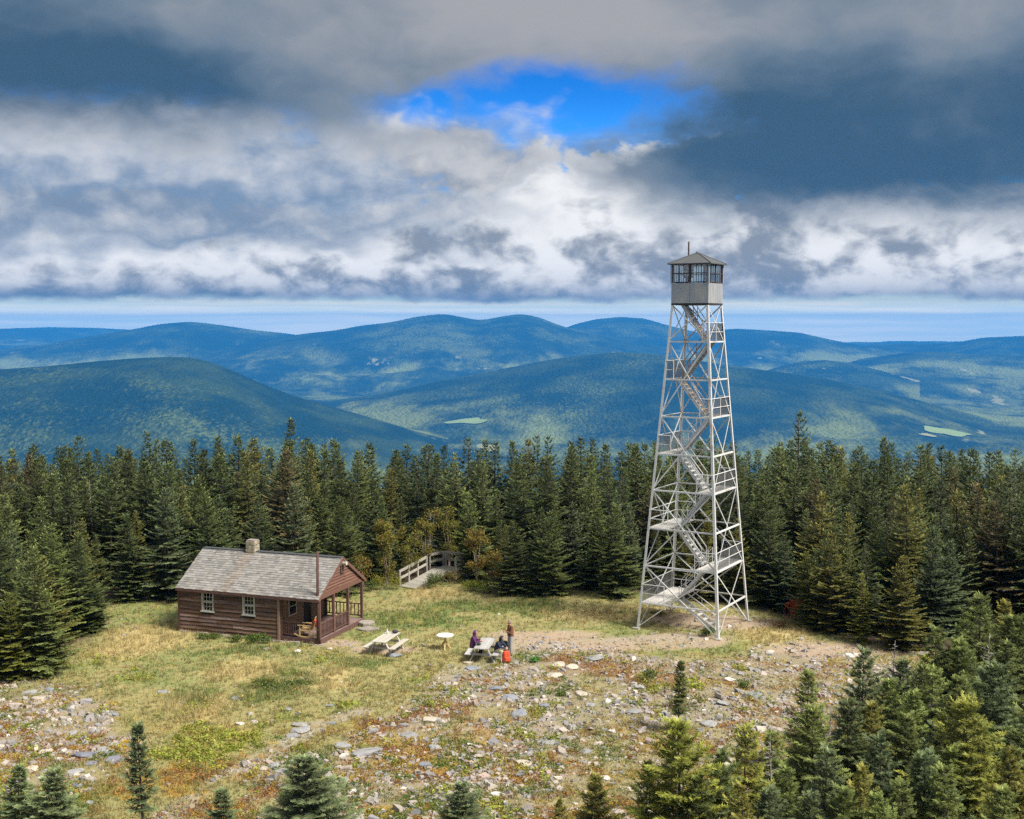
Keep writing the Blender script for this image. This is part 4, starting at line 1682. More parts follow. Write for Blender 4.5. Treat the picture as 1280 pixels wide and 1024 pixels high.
ramp_rail((0.0, 0.52, 0.05), (RL * 0.86, 0.52, 0.05 + RH * 0.86), 4)
ramp_rail((RL + 0.1, 0.60 + 0.11, RH), (RL + PLX + 0.05, 0.71, RH), 2)
ramp_rail((RL + PLX + 0.16, 0.60, RH), (RL + PLX + 0.16, -1.2, RH), 2)
ramp_rail((RL + PLX + 0.02, -1.34, RH), (RL + PLX - 1.1, -1.34, RH), 2)

# ----------------------------------------------------------------------------- picnic tables
M_TABLE = mat('pale_picnic_wood', (0.47, 0.44, 0.37), 0.22, 3.5, 0.8, 0.003, 0.2, 0.12)
M_TABLE_G = mat('grey_picnic_wood', (0.40, 0.39, 0.37), 0.25, 3.5, 0.85, 0.003, 0.2, 0.15)


def picnic_table(loc, rz, label, m1, L=2.1):
    t_ = thing('picnic_table', label, 'picnic table', loc, rz, 'picnic tables in the clearing')
    for j in range(5):
        b_ = MB()
        b_.box((0, -0.30 + j * 0.15, 0.75), (L, 0.142, 0.04))
        b_.build('table_plank', m1, t_)
    for s in (-1, 1):
        for j in range(2):
            b_ = MB()
            b_.box((0, s * (0.62 + j * 0.15), 0.44), (L, 0.142, 0.04))
            b_.build('bench_plank', m1, t_)
    for x_ in (-L * 0.36, L * 0.36):
        for s in (-1, 1):
            b_ = MB()
            b_.bar((x_, s * 0.64, 0.0), (x_, s * 0.24, 0.73), 0.05, 0.10, up=(1, 0, 0))
            b_.build('leg', m1, t_)
        b_ = MB()
        b_.bar((x_ + 0.05, -0.80, 0.38), (x_ + 0.05, 0.80, 0.38), 0.045, 0.10)
        b_.build('bench_bearer', m1, t_)
        b_ = MB()
        b_.bar((x_ + 0.05, -0.36, 0.70), (x_ + 0.05, 0.36, 0.70), 0.045, 0.07)
        b_.build('top_bearer', m1, t_)
        b_ = MB()
        b_.bar((x_, 0, 0.36), (x_ * 0.3, 0, 0.70), 0.05, 0.06)
        b_.build('brace', m1, t_)
    return t_


c1 = (at(473, 803, 0.75) + at(492, 790.5, 0.75)) / 2
d1 = at(492, 790.5, 0.75) - at(473, 803, 0.75)
T1 = (c1.x, c1.y, float(gz(c1.x, c1.y)))
a1 = math.atan2(d1.y, d1.x)
picnic_table(T1, a1, 'empty pale wooden picnic table nearest the cabin porch', M_TABLE)
c2 = (at(601, 811.5, 0.75) + at(611, 797.5, 0.75)) / 2
d2 = at(611, 797.5, 0.75) - at(601, 811.5, 0.75)
T2 = (c2.x, c2.y, float(gz(c2.x, c2.y)))
a2 = math.atan2(d2.y, d2.x)
picnic_table(T2, a2, 'weathered grey picnic table with two people sitting at it', M_TABLE_G)


def on(Tl, a, x, y, z):
    return Vector((Tl[0] + x * math.cos(a) - y * math.sin(a), Tl[1] + x * math.sin(a) + y * math.cos(a), Tl[2] + z))


# items on the tables
b_ = MB()
b_.tube((0, 0, 0), (0, 0, 0.02), 0.045, 0.05, 12)
b_.tube((0, 0, 0.02), (0, 0, 0.17), 0.05, 0.05, 12)
b_.tube((0, 0, 0.17), (0, 0, 0.22), 0.05, 0.022, 12)
b_.tube((0, 0, 0.22), (0, 0, 0.26), 0.026, 0.026, 12)
o_ = b_.build('bottle', mat('white_plastic', (0.75, 0.75, 0.72), 0.05, 6, 0.5), None, True)
o_.location = on(T1, a1, 0.55, 0.16, 0.771)
tag(o_, 'small white bottle standing on the pale empty picnic table', 'bottle')


def sack(name, dims, seed, m, lab, cat):
    mb_ = MB()
    mb_.ball((0, 0, dims[2] / 2), (dims[0] / 2, dims[1] / 2, dims[2] / 2), 14, 9)
    rr_ = random.Random(seed)
    mb_.v = [(x + rr_.uniform(-.02, .02) * dims[0], y + rr_.uniform(-.02, .02) * dims[1], max(z, 0.0)) for x, y, z in mb_.v]
    o = mb_.build(name, m, None, True)
    tag(o, lab, cat)
    return o


o_ = sack('stuff_sack', (0.34, 0.22, 0.2), 3, mat('charcoal_nylon', (0.045, 0.05, 0.05), 0.2, 6, 0.7), 'dark cloth bag lying on the pale empty picnic table', 'bag')
o_.location = on(T1, a1, 0.80, -0.18, 0.771)
o_ = sack('lunch_bag', (0.22, 0.2, 0.16), 5, MATS['charcoal_nylon'], 'small dark bag lying on the grey picnic table', 'bag')
o_.location = on(T2, a2, -0.45, 0.22, 0.771)

# round table
g_ = at(556.5, 811)
rt = thing('round_table', 'round white topped table on a tripod of honey wooden legs', 'table', (g_.x, g_.y, gz(g_.x, g_.y)))
b_ = MB()
b_.tube((0, 0, 0.70), (0, 0, 0.745), 0.43, 0.44, 28)
b_.build('table_top', mat('white_table_top', (0.80, 0.78, 0.72), 0.06, 4, 0.5), rt)
b_ = MB()
b_.tube((0, 0, 0.28), (0, 0, 0.70), 0.055, 0.055, 10)
b_.build('column', M_ROCK, rt)
for k in range(3):
    a_ = 0.5 + k * 2 * PI / 3
    b_ = MB()
    b_.bar((0.03 * math.cos(a_), 0.03 * math.sin(a_), 0.42), (0.31 * math.cos(a_), 0.31 * math.sin(a_), 0.0), 0.06, 0.08)
    b_.build('leg', M_ROCK, rt)

# ----------------------------------------------------------------------------- people
M_SKIN = mat('skin', (0.46, 0.27, 0.19), 0.08, 10, 0.55)
M_HAIR = mat('brown_hair', (0.07, 0.045, 0.03), 0.3, 20, 0.6)
M_SHOE = mat('dark_boots', (0.05, 0.04, 0.035), 0.2, 8, 0.7)
M_EYE = mat('eye', (0.05, 0.04, 0.035), 0.05, 8, 0.3)


def remeshed(mb_, name, voxel, m, parent, smooth_it=4):
    o = link(name, mb_.mesh(name), m, None)
    r_ = o.modifiers.new('r', 'REMESH')
    r_.mode = 'VOXEL'
    r_.voxel_size = voxel
    s_ = o.modifiers.new('s', 'SMOOTH')
    s_.factor = 0.5
    s_.iterations = smooth_it
    dg = bpy.context.evaluated_depsgraph_get()
    me = bpy.data.meshes.new_from_object(o.evaluated_get(dg))
    me.polygons.foreach_set('use_smooth', [True] * len(me.polygons))
    o.modifiers.clear()
    old = o.data
    o.data = me
    bpy.data.meshes.remove(old)
    me.name = name
    if not len(me.materials): me.materials.append(m)
    o.parent = parent
    return o


def person(label, loc, rz, J, shirt, trousers, hood=None, hair=M_HAIR, belly=1.0):
    """J: joints in the person's own frame, +y forward, +x to the person's right; z up."""
    V_ = {k: Vector(v) for k, v in J.items()}
    root = thing('person', label, 'person', loc, rz)
    B = MB()
    pel, chest, neck, head = V_['pel'], V_['chest'], V_['neck'], V_['head']
    side = Vector((1, 0, 0))
    spine = (chest - pel).normalized()
    hd = (head - neck).normalized()
    fw = V_.get('face', Vector((0, 1, 0))).normalized()
    hs_ = fw.cross(hd).normalized()
    up = hs_.cross(fw)
    # torso
    for s in (-1, 1):
        B.cap(pel + side * 0.075 * s, chest + side * 0.085 * s, 0.105, 0.115)
        B.cap(chest + side * 0.085 * s, V_['sh' + ('r' if s > 0 else 'l')], 0.095, 0.06)
    B.cap(chest, neck, 0.075, 0.055)
    B.cap(neck, head - hd * 0.05, 0.052, 0.052)
    # head with nose, chin, ears
    B.ball(head + hd * 0.02, (0.077, 0.095, 0.11), 16, 12)
    B.ball(head + fw * 0.045 - hd * 0.075, 0.052, 10, 8)
    B.cap(head + fw * 0.088 + hd * 0.015, head + fw * 0.112 - hd * 0.02, 0.012, 0.017, 6)
    B.cap(head + fw * 0.085 - hd * 0.055 - hs_ * 0.018, head + fw * 0.085 - hd * 0.055 + hs_ * 0.018, 0.011, 0.011, 6)
    for s in (-1, 1): B.ball(head + hs_ * 0.080 * s - fw * 0.005, (0.014, 0.024, 0.034), 8, 6)
    Sh, Tr = MB(), MB()
    for s, k in ((1, 'r'), (-1, 'l')):
        sh, el, wr = V_['sh' + k], V_['el' + k], V_['wr' + k]
        hip, kn, an = V_['hip' + k], V_['kn' + k], V_['an' + k]
        B.cap(sh, el, 0.052, 0.040)
        B.cap(el, wr, 0.040, 0.027)
        B.cap(hip, kn, 0.085, 0.056)
        B.cap(kn, an, 0.056, 0.036)
        toe = V_.get('toe' + k, an + Vector((0, 0.15, -0.06)))
        B.cap(an, toe, 0.036, 0.028)
        # hand: palm, four fingers and a thumb
        hdv = (V_['hand' + k] if 'hand' + k in V_ else (wr - el)).normalized()
        pn_ = V_.get('palm' + k, Vector((0, 0, -1)))
        pn_ = (pn_ - hdv * pn_.dot(hdv)).normalized()
        sd = hdv.cross(pn_).normalized() * s
        for q in (-1, 0, 1): B.cap(wr + sd * 0.012 * q, wr + hdv * 0.085 + sd * 0.026 * q, 0.017, 0.014, 7)
        for q, fl_ in ((-1.5, 0.062), (-0.5, 0.078), (0.5, 0.083), (1.5, 0.074)):
            b0 = wr + hdv * 0.082 + sd * 0.020 * q
            b1 = b0 + (hdv + pn_ * 0.35).normalized() * fl_ * 0.55 + sd * 0.003 * q
            b2 = b1 + (hdv + pn_ * 1.2).normalized() * fl_ * 0.5
            B.cap(b0, b1, 0.0095, 0.009, 6)
            B.cap(b1, b2, 0.009, 0.008, 6)
        tb0 = wr + hdv * 0.022 + sd * 0.024
        tb1 = tb0 + (hdv * 0.8 + sd * 0.7 + pn_ * 0.3).normalized() * 0.042
        tb2 = tb1 + (hdv + pn_ * 0.4).normalized() * 0.03
        B.cap(tb0, tb1, 0.012, 0.0105, 6)
        B.cap(tb1, tb2, 0.0105, 0.009, 6)
        # clothes
        Sh.cap(sh, el, 0.072, 0.060)
        Sh.cap(el, el + (wr - el) * 0.90, 0.060, 0.046)
        Sh.cap(chest + side * 0.085 * s, sh, 0.118, 0.080)
        Sh.cap(pel + spine * 0.02 + side * 0.078 * s, chest + side * 0.085 * s, 0.138 * belly, 0.138)
        Tr.cap(pel + side * 0.06 * s - spine * 0.02, hip, 0.128, 0.115)
        Tr.cap(hip, kn, 0.110, 0.078)
        Tr.cap(kn, an + (kn - an).normalized() * 0.03, 0.078, 0.062)
        b3 = MB()
        b3.cap(an + Vector((0, -0.03, -0.045)), toe + Vector((0, 0.01, 0.0)), 0.047, 0.044)
        b3.cap(an + Vector((0, 0, 0.05)), an + Vector((0, -0.01, -0.04)), 0.055, 0.05)
        remeshed(b3, 'boot', 0.016, M_SHOE, root)
    Sh.cap(chest + (neck - chest) * 0.2, chest + (neck - chest) * 0.75, 0.095, 0.075)
    if hood is not None:
        Hd = MB()
        Hd.ball(head + hd * 0.025 - fw * 0.03, (0.105, 0.105, 0.13), 14, 10)
        Hd.cap(neck - fw * 0.02, head - hd * 0.05 - fw * 0.04, 0.085, 0.095)
        remeshed(Hd, 'hood', 0.016, hood, root)
    else:
        Hr = MB()
        Hr.ball(head + hd * 0.045 - fw * 0.022, (0.088, 0.092, 0.098), 14, 10)
        Hr.ball(head - fw * 0.055 - hd * 0.02, (0.072, 0.05, 0.085), 12, 9)
        remeshed(Hr, 'hair', 0.014, hair, root)
    remeshed(B, 'body', 0.0085, M_SKIN, root, 2)
    remeshed(Sh, 'jacket', 0.016, shirt, root)
    remeshed(Tr, 'trousers', 0.016, trousers, root)
    for s in (-1, 1):
        e_ = MB()
        e_.ball(head + fw * 0.086 + hs_ * 0.032 * s + hd * 0.022, 0.011, 8, 6)
        e_.build('eye', M_EYE, root, True)
    return root


def plaid():
    m = mat('brown_plaid', (0.17, 0.075, 0.045), 0.2, 8, 0.9)
    t = m.node_tree
    tt = T.__new__(T)
    tt.nt = t
    x, y, z = tt.sep(tt.coord('Object'))
    f1 = ((x + y) * 70.0)._m('SINE').smooth(0.1, 0.5)
    f2 = (z * 70.0)._m('SINE').smooth(0.1, 0.5)
    b = [n for n in t.nodes if n.type == 'BSDF_PRINCIPLED'][0]
    old = b.inputs['Base Color'].links[0].from_socket
    c_ = tt.mix(f1 * 0.5, S(t, old), (0.05, 0.03, 0.025))
    c_ = tt.mix(f2 * 0.45, c_, (0.34, 0.16, 0.09))
    tt.link(c_, b.inputs['Base Color'])
    return m


M_PLAID = plaid()
M_GREYPANT = mat('pale_grey_trousers', (0.36, 0.35, 0.36), 0.12, 6, 0.9)
M_PURPLE = mat('purple_jacket', (0.115, 0.035, 0.12), 0.2, 6, 0.8)
M_NAVY = mat('navy_jacket', (0.025, 0.030, 0.055), 0.2, 6, 0.8)
M_TAN = mat('tan_trousers', (0.46, 0.40, 0.27), 0.12, 6, 0.9)
M_BLACKP = mat('black_trousers', (0.03, 0.03, 0.035), 0.2, 6, 0.9)

STAND = dict(pel=(0, 0, 0.96), chest=(0, 0.0, 1.30), neck=(0, 0.01, 1.47), head=(0, 0.05, 1.60), face=(0, 1, -0.35),
             shr=(0.19, 0, 1.40), shl=(-0.19, 0, 1.40), elr=(0.25, 0.04, 1.12), ell=(-0.25, 0.06, 1.12), wrr=(0.10, 0.25, 1.16), wrl=(-0.08, 0.27, 1.20),
             hipr=(0.095, 0, 0.92), hipl=(-0.095, 0, 0.92), knr=(0.11, 0.03, 0.50), knl=(-0.10, 0.02, 0.50), anr=(0.12, 0.0, 0.085), anl=(-0.11, 0.0, 0.085),
             toer=(0.14, 0.16, 0.04), toel=(-0.13, 0.16, 0.04))
g_ = at(638, 819)
person('person in a brown checked shirt and pale grey trousers standing by the table', (g_.x, g_.y, gz(g_.x, g_.y)), R(112), {k_: tuple(q_ * 1.05 for q_ in v_) for k_, v_ in STAND.items()}, M_PLAID, M_GREYPANT, hair=mat('greying_hair', (0.28, 0.22, 0.18), 0.2, 20, 0.7))

SIT = dict(pel=(0, 0, 0.56), chest=(0, 0.06, 0.90), neck=(0, 0.11, 1.06), head=(0, 0.16, 1.19), face=(0, 1, -0.25),
           shr=(0.18, 0.08, 1.0), shl=(-0.18, 0.08, 1.0), elr=(0.23, 0.20, 0.79), ell=(-0.22, 0.20, 0.79), wrr=(0.10, 0.40, 0.83), wrl=(-0.10, 0.40, 0.83),
           hipr=(0.10, 0.03, 0.54), hipl=(-0.10, 0.03, 0.54), knr=(0.13, 0.44, 0.53), knl=(-0.13, 0.44, 0.53), anr=(0.13, 0.40, 0.085), anl=(-0.13, 0.42, 0.085))
p_ = on(T2, a2, 0.25, 0.69, 0)
person('person in a hooded purple jacket sitting on the bench left of the grey table', (p_.x, p_.y, p_.z), a2 + PI, SIT, M_PURPLE, M_BLACKP, hood=M_PURPLE)
SIT2 = dict(SIT)
SIT2.update(dict(chest=(0, 0.12, 0.88), neck=(0, 0.20, 1.02), head=(0, 0.27, 1.14), face=(0, 1, -0.6), shr=(0.18, 0.15, 0.97), shl=(-0.18, 0.15, 0.97),
                 elr=(0.22, 0.32, 0.76), ell=(-0.22, 0.32, 0.76), wrr=(0.08, 0.50, 0.72), wrl=(-0.08, 0.50, 0.74),
                 knr=(0.20, 0.43, 0.55), knl=(-0.12, 0.46, 0.60), anr=(0.34, 0.46, 0.085), anl=(-0.10, 0.50, 0.085), toer=(0.40, 0.60, 0.04), toel=(-0.1, 0.66, 0.04)))
p_ = on(T2, a2, -0.30, -0.69, 0)
person('person in a navy hooded jacket and tan trousers sitting bent forward on the bench', (p_.x, p_.y, p_.z), a2 + PI - R(24), SIT2, M_NAVY, M_TAN, hood=M_NAVY)


def backpack(loc, rz, label, m, dark):
    t_ = thing('backpack', label, 'backpack', loc, rz)
    b_ = MB()
    b_.cap((-0.08, 0, 0.12), (-0.07, 0, 0.50), 0.125, 0.105)
    b_.cap((0.08, 0, 0.12), (0.07, 0, 0.50), 0.125, 0.105)
    b_.cap((-0.07, 0, 0.56), (0.07, 0, 0.56), 0.085, 0.085)
    remeshed(b_, 'pack_body', 0.018, m, t_)
    b_ = MB()
    b_.cap((-0.07, -0.10, 0.16), (0.07, -0.10, 0.16), 0.075, 0.075)
    b_.cap((-0.07, -0.10, 0.26), (0.07, -0.10, 0.26), 0.07, 0.07)
    remeshed(b_, 'pocket', 0.016, m, t_)
    for s in (-1, 1):
        b_ = MB()
        pts_ = [Vector((s * 0.09, 0.10, 0.55)), Vector((s * 0.11, 0.18, 0.46)), Vector((s * 0.11, 0.18, 0.28)), Vector((s * 0.10, 0.11, 0.12))]
        for p0, p1 in zip(pts_, pts_[1:]): b_.bar(p0, p1, 0.05, 0.018, up=(1, 0, 0.2))
        b_.build('strap', dark, t_)
    b_ = MB()
    b_.cap((-0.07, 0, 0.63), (0.07, 0, 0.63), 0.05, 0.05)
    b_.build('lid', dark, t_, True)
    b_ = MB()
    b_.box((0, -0.0, 0.02), (0.34, 0.24, 0.06))
    b_.build('base', dark, t_)
    return t_


g_ = at(633, 829)
backpack((g_.x, g_.y, gz(g_.x, g_.y)), R(20), 'bright red backpack standing on the grass by the grey table', mat('red_nylon', (0.70, 0.075, 0.03), 0.12, 6, 0.6), MATS['charcoal_nylon'])
g_ = at(634.5, 818)
backpack((g_.x - 0.12, g_.y + 0.1, gz(g_.x, g_.y)), R(-30), 'dark teal backpack standing at the feet of the person in checks', mat('teal_nylon', (0.018, 0.075, 0.075), 0.15, 6, 0.6), MATS['charcoal_nylon'])
#@@PART3
# ----------------------------------------------------------------------------- conifers
def conifer_crown(name, h, r, seed, tw=0.12, fine=False, z0=0.05, gap=0.24, dens=1.0, bare_top=0.0, droop=0.0):
    """Crown of a spruce or fir: whorls of drooping sprays, each spray a fan of folded twigs."""
    rg = np.random.RandomState(seed)
    tris, tint = [], []
    z = h * z0
    a0 = rg.rand() * 6
    lop = rg.rand() * 2 * PI
    while z < h * (0.985 - bare_top):
        t = z / h
        Lm = r * (1 - t) ** 0.80 * min(1.0, 0.55 + 2.6 * t) + 0.05
        nb = max(4, int(round((4.6 + 5.4 * (1 - t)) * dens)))
        for b in range(nb):
            a = a0 + 2 * PI * (b + rg.uniform(-0.35, 0.35)) / nb
            L = Lm * rg.uniform(0.62, 1.18) * (1 + 0.20 * math.cos(a - lop + z))
            if rg.rand() < 0.09: L *= 0.45
            e0 = R(-16 + 62 * t ** 1.6 + rg.normal(0, 7)) - droop
            zz = z + rg.uniform(-0.2, 0.2) * gap
            n = max(3, int(L / tw))
            s = (np.arange(n) + rg.uniform(0.2, 0.8, n)) / n
            s = np.concatenate([s, s, [0.96]])
            side = np.concatenate([np.ones(n), -np.ones(n), [0.0]])
            s = np.clip(s * 0.88 + 0.12, 0, 1)
            ca, sa = math.cos(a), math.sin(a)
            hor = L * s * math.cos(e0)
            ver = L * (s * math.sin(e0) + 0.20 * s ** 2.2)
            P0 = np.stack([hor * ca, hor * sa, zz + ver], 1)
            # local slope of the branch
            sl = math.tan(e0) + 0.44 * s ** 1.2
            D = np.stack([np.full_like(s, ca), np.full_like(s, sa), sl], 1)
            D /= np.linalg.norm(D, axis=1)[:, None]
            Sd = np.array([-sa, ca, 0.0])
            ang = R(52) * side * rg.uniform(0.75, 1.2, len(s))
            tl = (0.36 * L * (1 - s) ** 0.75 + 0.10 + 0.07 * rg.rand(len(s)))
            tl[-1] *= 1.3
            Td = D * np.cos(ang)[:, None] + Sd[None] * np.sin(ang)[:, None]
            Td[:, 2] += -0.10 - 0.16 * rg.rand(len(s)) + 0.12 * t
            Td /= np.linalg.norm(Td, axis=1)[:, None]
            up = np.array([0, 0, 1.0]) + rg.normal(0, 0.35, (len(s), 3))
            W = np.cross(Td, up)
            W /= np.linalg.norm(W, axis=1)[:, None]
            Nn = np.cross(W, Td)

            def leaf(p, dvec, wv, nv, ln, wd, ti0, ti1):
                q = p + dvec * ln[:, None]
                m1 = p + dvec * (ln * 0.42)[:, None] + wv * wd[:, None] - nv * (wd * 0.45)[:, None]
                m2 = p + dvec * (ln * 0.42)[:, None] - wv * wd[:, None] - nv * (wd * 0.45)[:, None]
                tris.append(np.stack([p, m2, q], 1))
                tris.append(np.stack([p, q, m1], 1))
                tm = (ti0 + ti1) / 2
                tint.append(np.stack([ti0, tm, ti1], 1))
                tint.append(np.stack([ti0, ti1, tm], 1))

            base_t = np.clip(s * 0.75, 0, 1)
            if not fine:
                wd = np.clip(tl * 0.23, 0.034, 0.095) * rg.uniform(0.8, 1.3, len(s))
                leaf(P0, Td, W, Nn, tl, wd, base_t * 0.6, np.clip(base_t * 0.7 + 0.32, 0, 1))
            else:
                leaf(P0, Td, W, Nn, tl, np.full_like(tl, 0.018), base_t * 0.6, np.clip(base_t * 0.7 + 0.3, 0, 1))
                ns = 5
                for k in range(ns):
                    f_ = (k + 0.6) / ns
                    for sg in (-1, 1):
                        p = P0 + Td * (tl * f_)[:, None]
                        an = R(48) * sg * rg.uniform(0.7, 1.2, len(s))
                        d2 = Td * np.cos(an)[:, None] + W * np.sin(an)[:, None] + Nn * rg.uniform(-0.35, 0.35, (len(s), 1))
                        w2 = np.cross(d2, Nn)
                        w2 /= np.linalg.norm(w2, axis=1)[:, None]
                        ln = (tl * (1 - f_) * 0.55 + 0.05) * rg.uniform(0.8, 1.2, len(s))
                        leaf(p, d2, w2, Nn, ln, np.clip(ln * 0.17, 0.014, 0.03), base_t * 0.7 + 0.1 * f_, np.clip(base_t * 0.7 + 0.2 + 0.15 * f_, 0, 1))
        z += gap * rg.uniform(0.8, 1.2) * (0.72 + 0.38 * (1 - t))
        a0 += 1.1
    # leader
    top = np.array([[0, 0, h * (0.93 - bare_top)]])
    for k in range(7):
        a = k * 2.4
        p = top + np.array([[0, 0, (h * 0.07) * k / 8]])
        d_ = np.array([[math.cos(a) * 0.45, math.sin(a) * 0.45, 0.9]])
        d_ /= np.linalg.norm(d_)
        wv = np.array([[-math.sin(a), math.cos(a), 0]])
        ln = np.array([0.26 - 0.012 * k])
        q = p + d_ * ln[:, None]
        m1, m2 = p + d_ * ln[:, None] * 0.4 + wv * 0.035, p + d_ * ln[:, None] * 0.4 - wv * 0.035
        tris.append(np.stack([p, m2, q], 1))
        tris.append(np.stack([p, q, m1], 1))
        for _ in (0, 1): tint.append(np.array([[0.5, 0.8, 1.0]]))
    T_ = np.concatenate(tris).reshape(-1, 3)
    C_ = np.concatenate(tint).reshape(-1)
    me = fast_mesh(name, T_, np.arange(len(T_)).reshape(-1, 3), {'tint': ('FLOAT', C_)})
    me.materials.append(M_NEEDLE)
    return me


def trunk_mesh(h, r, seed, stubs=0, m=None, zmax=0.97):
    rr = random.Random(seed)
    mb_ = MB()
    bx, by = rr.uniform(-0.04, 0.04), rr.uniform(-0.04, 0.04)
    N = 6
    pts = [Vector((bx * h * 0.3 * math.sin(i / N * 2.5), by * h * 0.3 * math.sin(i / N * 2.0), -0.4 + (h * zmax + 0.4) * i / N)) for i in range(N + 1)]
    for i in range(N):
        mb_.tube(pts[i], pts[i + 1], r * (1 - 0.9 * i / N), r * (1 - 0.9 * (i + 1) / N), 7, caps=(i in (0, N - 1)))
    for k in range(stubs):
        z = h * rr.uniform(0.25, 0.97)
        a = rr.uniform(0, 2 * PI)
        L = rr.uniform(0.2, 0.75) * (1.1 - z / h) + 0.12
        p = Vector((0, 0, z))
        q = p + Vector((math.cos(a) * L, math.sin(a) * L, L * rr.uniform(-0.25, 0.45)))
        mb_.tube(p, q, 0.016, 0.006, 4, caps=False)
        for _ in range(2):
            b = p + (q - p) * rr.uniform(0.35, 0.9)
            mb_.tube(b, b + Vector((rr.uniform(-1, 1), rr.uniform(-1, 1), rr.uniform(-0.4, 0.5))) * L * 0.35, 0.008, 0.004, 3, caps=False)
    me = mb_.mesh('trunk', True)
    me.materials.append(m or M_BARK)
    return me


VAR = []
for k, (h, r, dn, gp_, dr) in enumerate([(7.0, 2.25, 1.05, 0.36, 0.0), (7.0, 1.85, 1.0, 0.34, 0.05), (7.0, 2.5, 1.1, 0.38, 0.03), (7.0, 1.5, 0.95, 0.31, 0.08), (7.0, 2.0, 0.9, 0.36, 0.1), (7.0, 2.1, 1.1, 0.33, 0.0), (7.0, 2.35, 1.05, 0.37, -0.05), (7.0, 1.75, 0.9, 0.34, 0.1)]):
    VAR.append((conifer_crown('crown', h, r, 100 + k, 0.15, False, 0.03, gp_, dn, 0.0, dr), trunk_mesh(h, 0.12, k), h, r))
NEAR = []
for k, (h, r, dn, gp_, dr) in enumerate([(4.0, 1.6, 1.0, 0.31, 0.0), (4.0, 1.35, 0.9, 0.31, 0.05), (4.0, 1.9, 1.05, 0.30, 0.0), (4.0, 1.1, 0.8, 0.29, 0.05), (4.0, 1.6, 0.85, 0.33, -0.05)]):
    NEAR.append((conifer_crown('crown', h, r, 200 + k, 0.125, True, 0.06, gp_, dn, 0.0, dr), trunk_mesh(h, 0.075, 40 + k), h, r))
SPARSE = (conifer_crown('crown', 4.0, 0.62, 300, 0.14, True, 0.30, 0.24, 0.75, 0.0, 0.1), trunk_mesh(4.0, 0.06, 60, 14), 4.0, 0.62)

SHADES = {
    'dark green': [(0.070, 0.090, 0.026), (0.080, 0.098, 0.030), (0.086, 0.106, 0.036)],
    'blue green': [(0.092, 0.118, 0.050), (0.104, 0.128, 0.056)],
    'mid green': [(0.112, 0.136, 0.036), (0.124, 0.144, 0.040)],
    'olive': [(0.145, 0.138, 0.030), (0.155, 0.144, 0.034)],
    'yellow green': [(0.155, 0.165, 0.028), (0.175, 0.180, 0.034)],
    'brownish': [(0.100, 0.082, 0.034), (0.112, 0.092, 0.036)],
}


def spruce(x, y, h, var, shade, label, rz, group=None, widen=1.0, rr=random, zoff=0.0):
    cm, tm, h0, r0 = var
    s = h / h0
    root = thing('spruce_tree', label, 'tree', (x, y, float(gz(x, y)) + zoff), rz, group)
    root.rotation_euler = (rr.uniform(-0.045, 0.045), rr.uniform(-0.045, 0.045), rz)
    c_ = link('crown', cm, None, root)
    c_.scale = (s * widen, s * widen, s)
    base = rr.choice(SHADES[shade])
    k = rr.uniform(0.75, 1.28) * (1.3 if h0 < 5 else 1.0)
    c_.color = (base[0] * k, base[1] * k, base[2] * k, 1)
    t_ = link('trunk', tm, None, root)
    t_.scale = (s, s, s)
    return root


ORD = ['first', 'second', 'third', 'fourth', 'fifth', 'sixth', 'seventh', 'eighth', 'ninth', 'tenth', 'eleventh', 'twelfth', 'thirteenth', 'fourteenth', 'fifteenth', 'sixteenth']
TREES = []           # (x, y, h, variant, shade, label or None, widen)


def by_tip(u, vt, vb, var, shade, label, widen=1.0, near=False):
    """A tree that stands where (u, vb) meets the ground and reaches up to row vt."""
    g = at(u, vb)
    r_ = ray(u, vt)
    ztip = CAM_H + r_.z / r_.y * g.y
    TREES.append([g.x, g.y, ztip - float(gz(g.x, g.y)), var, shade, label, widen, near])


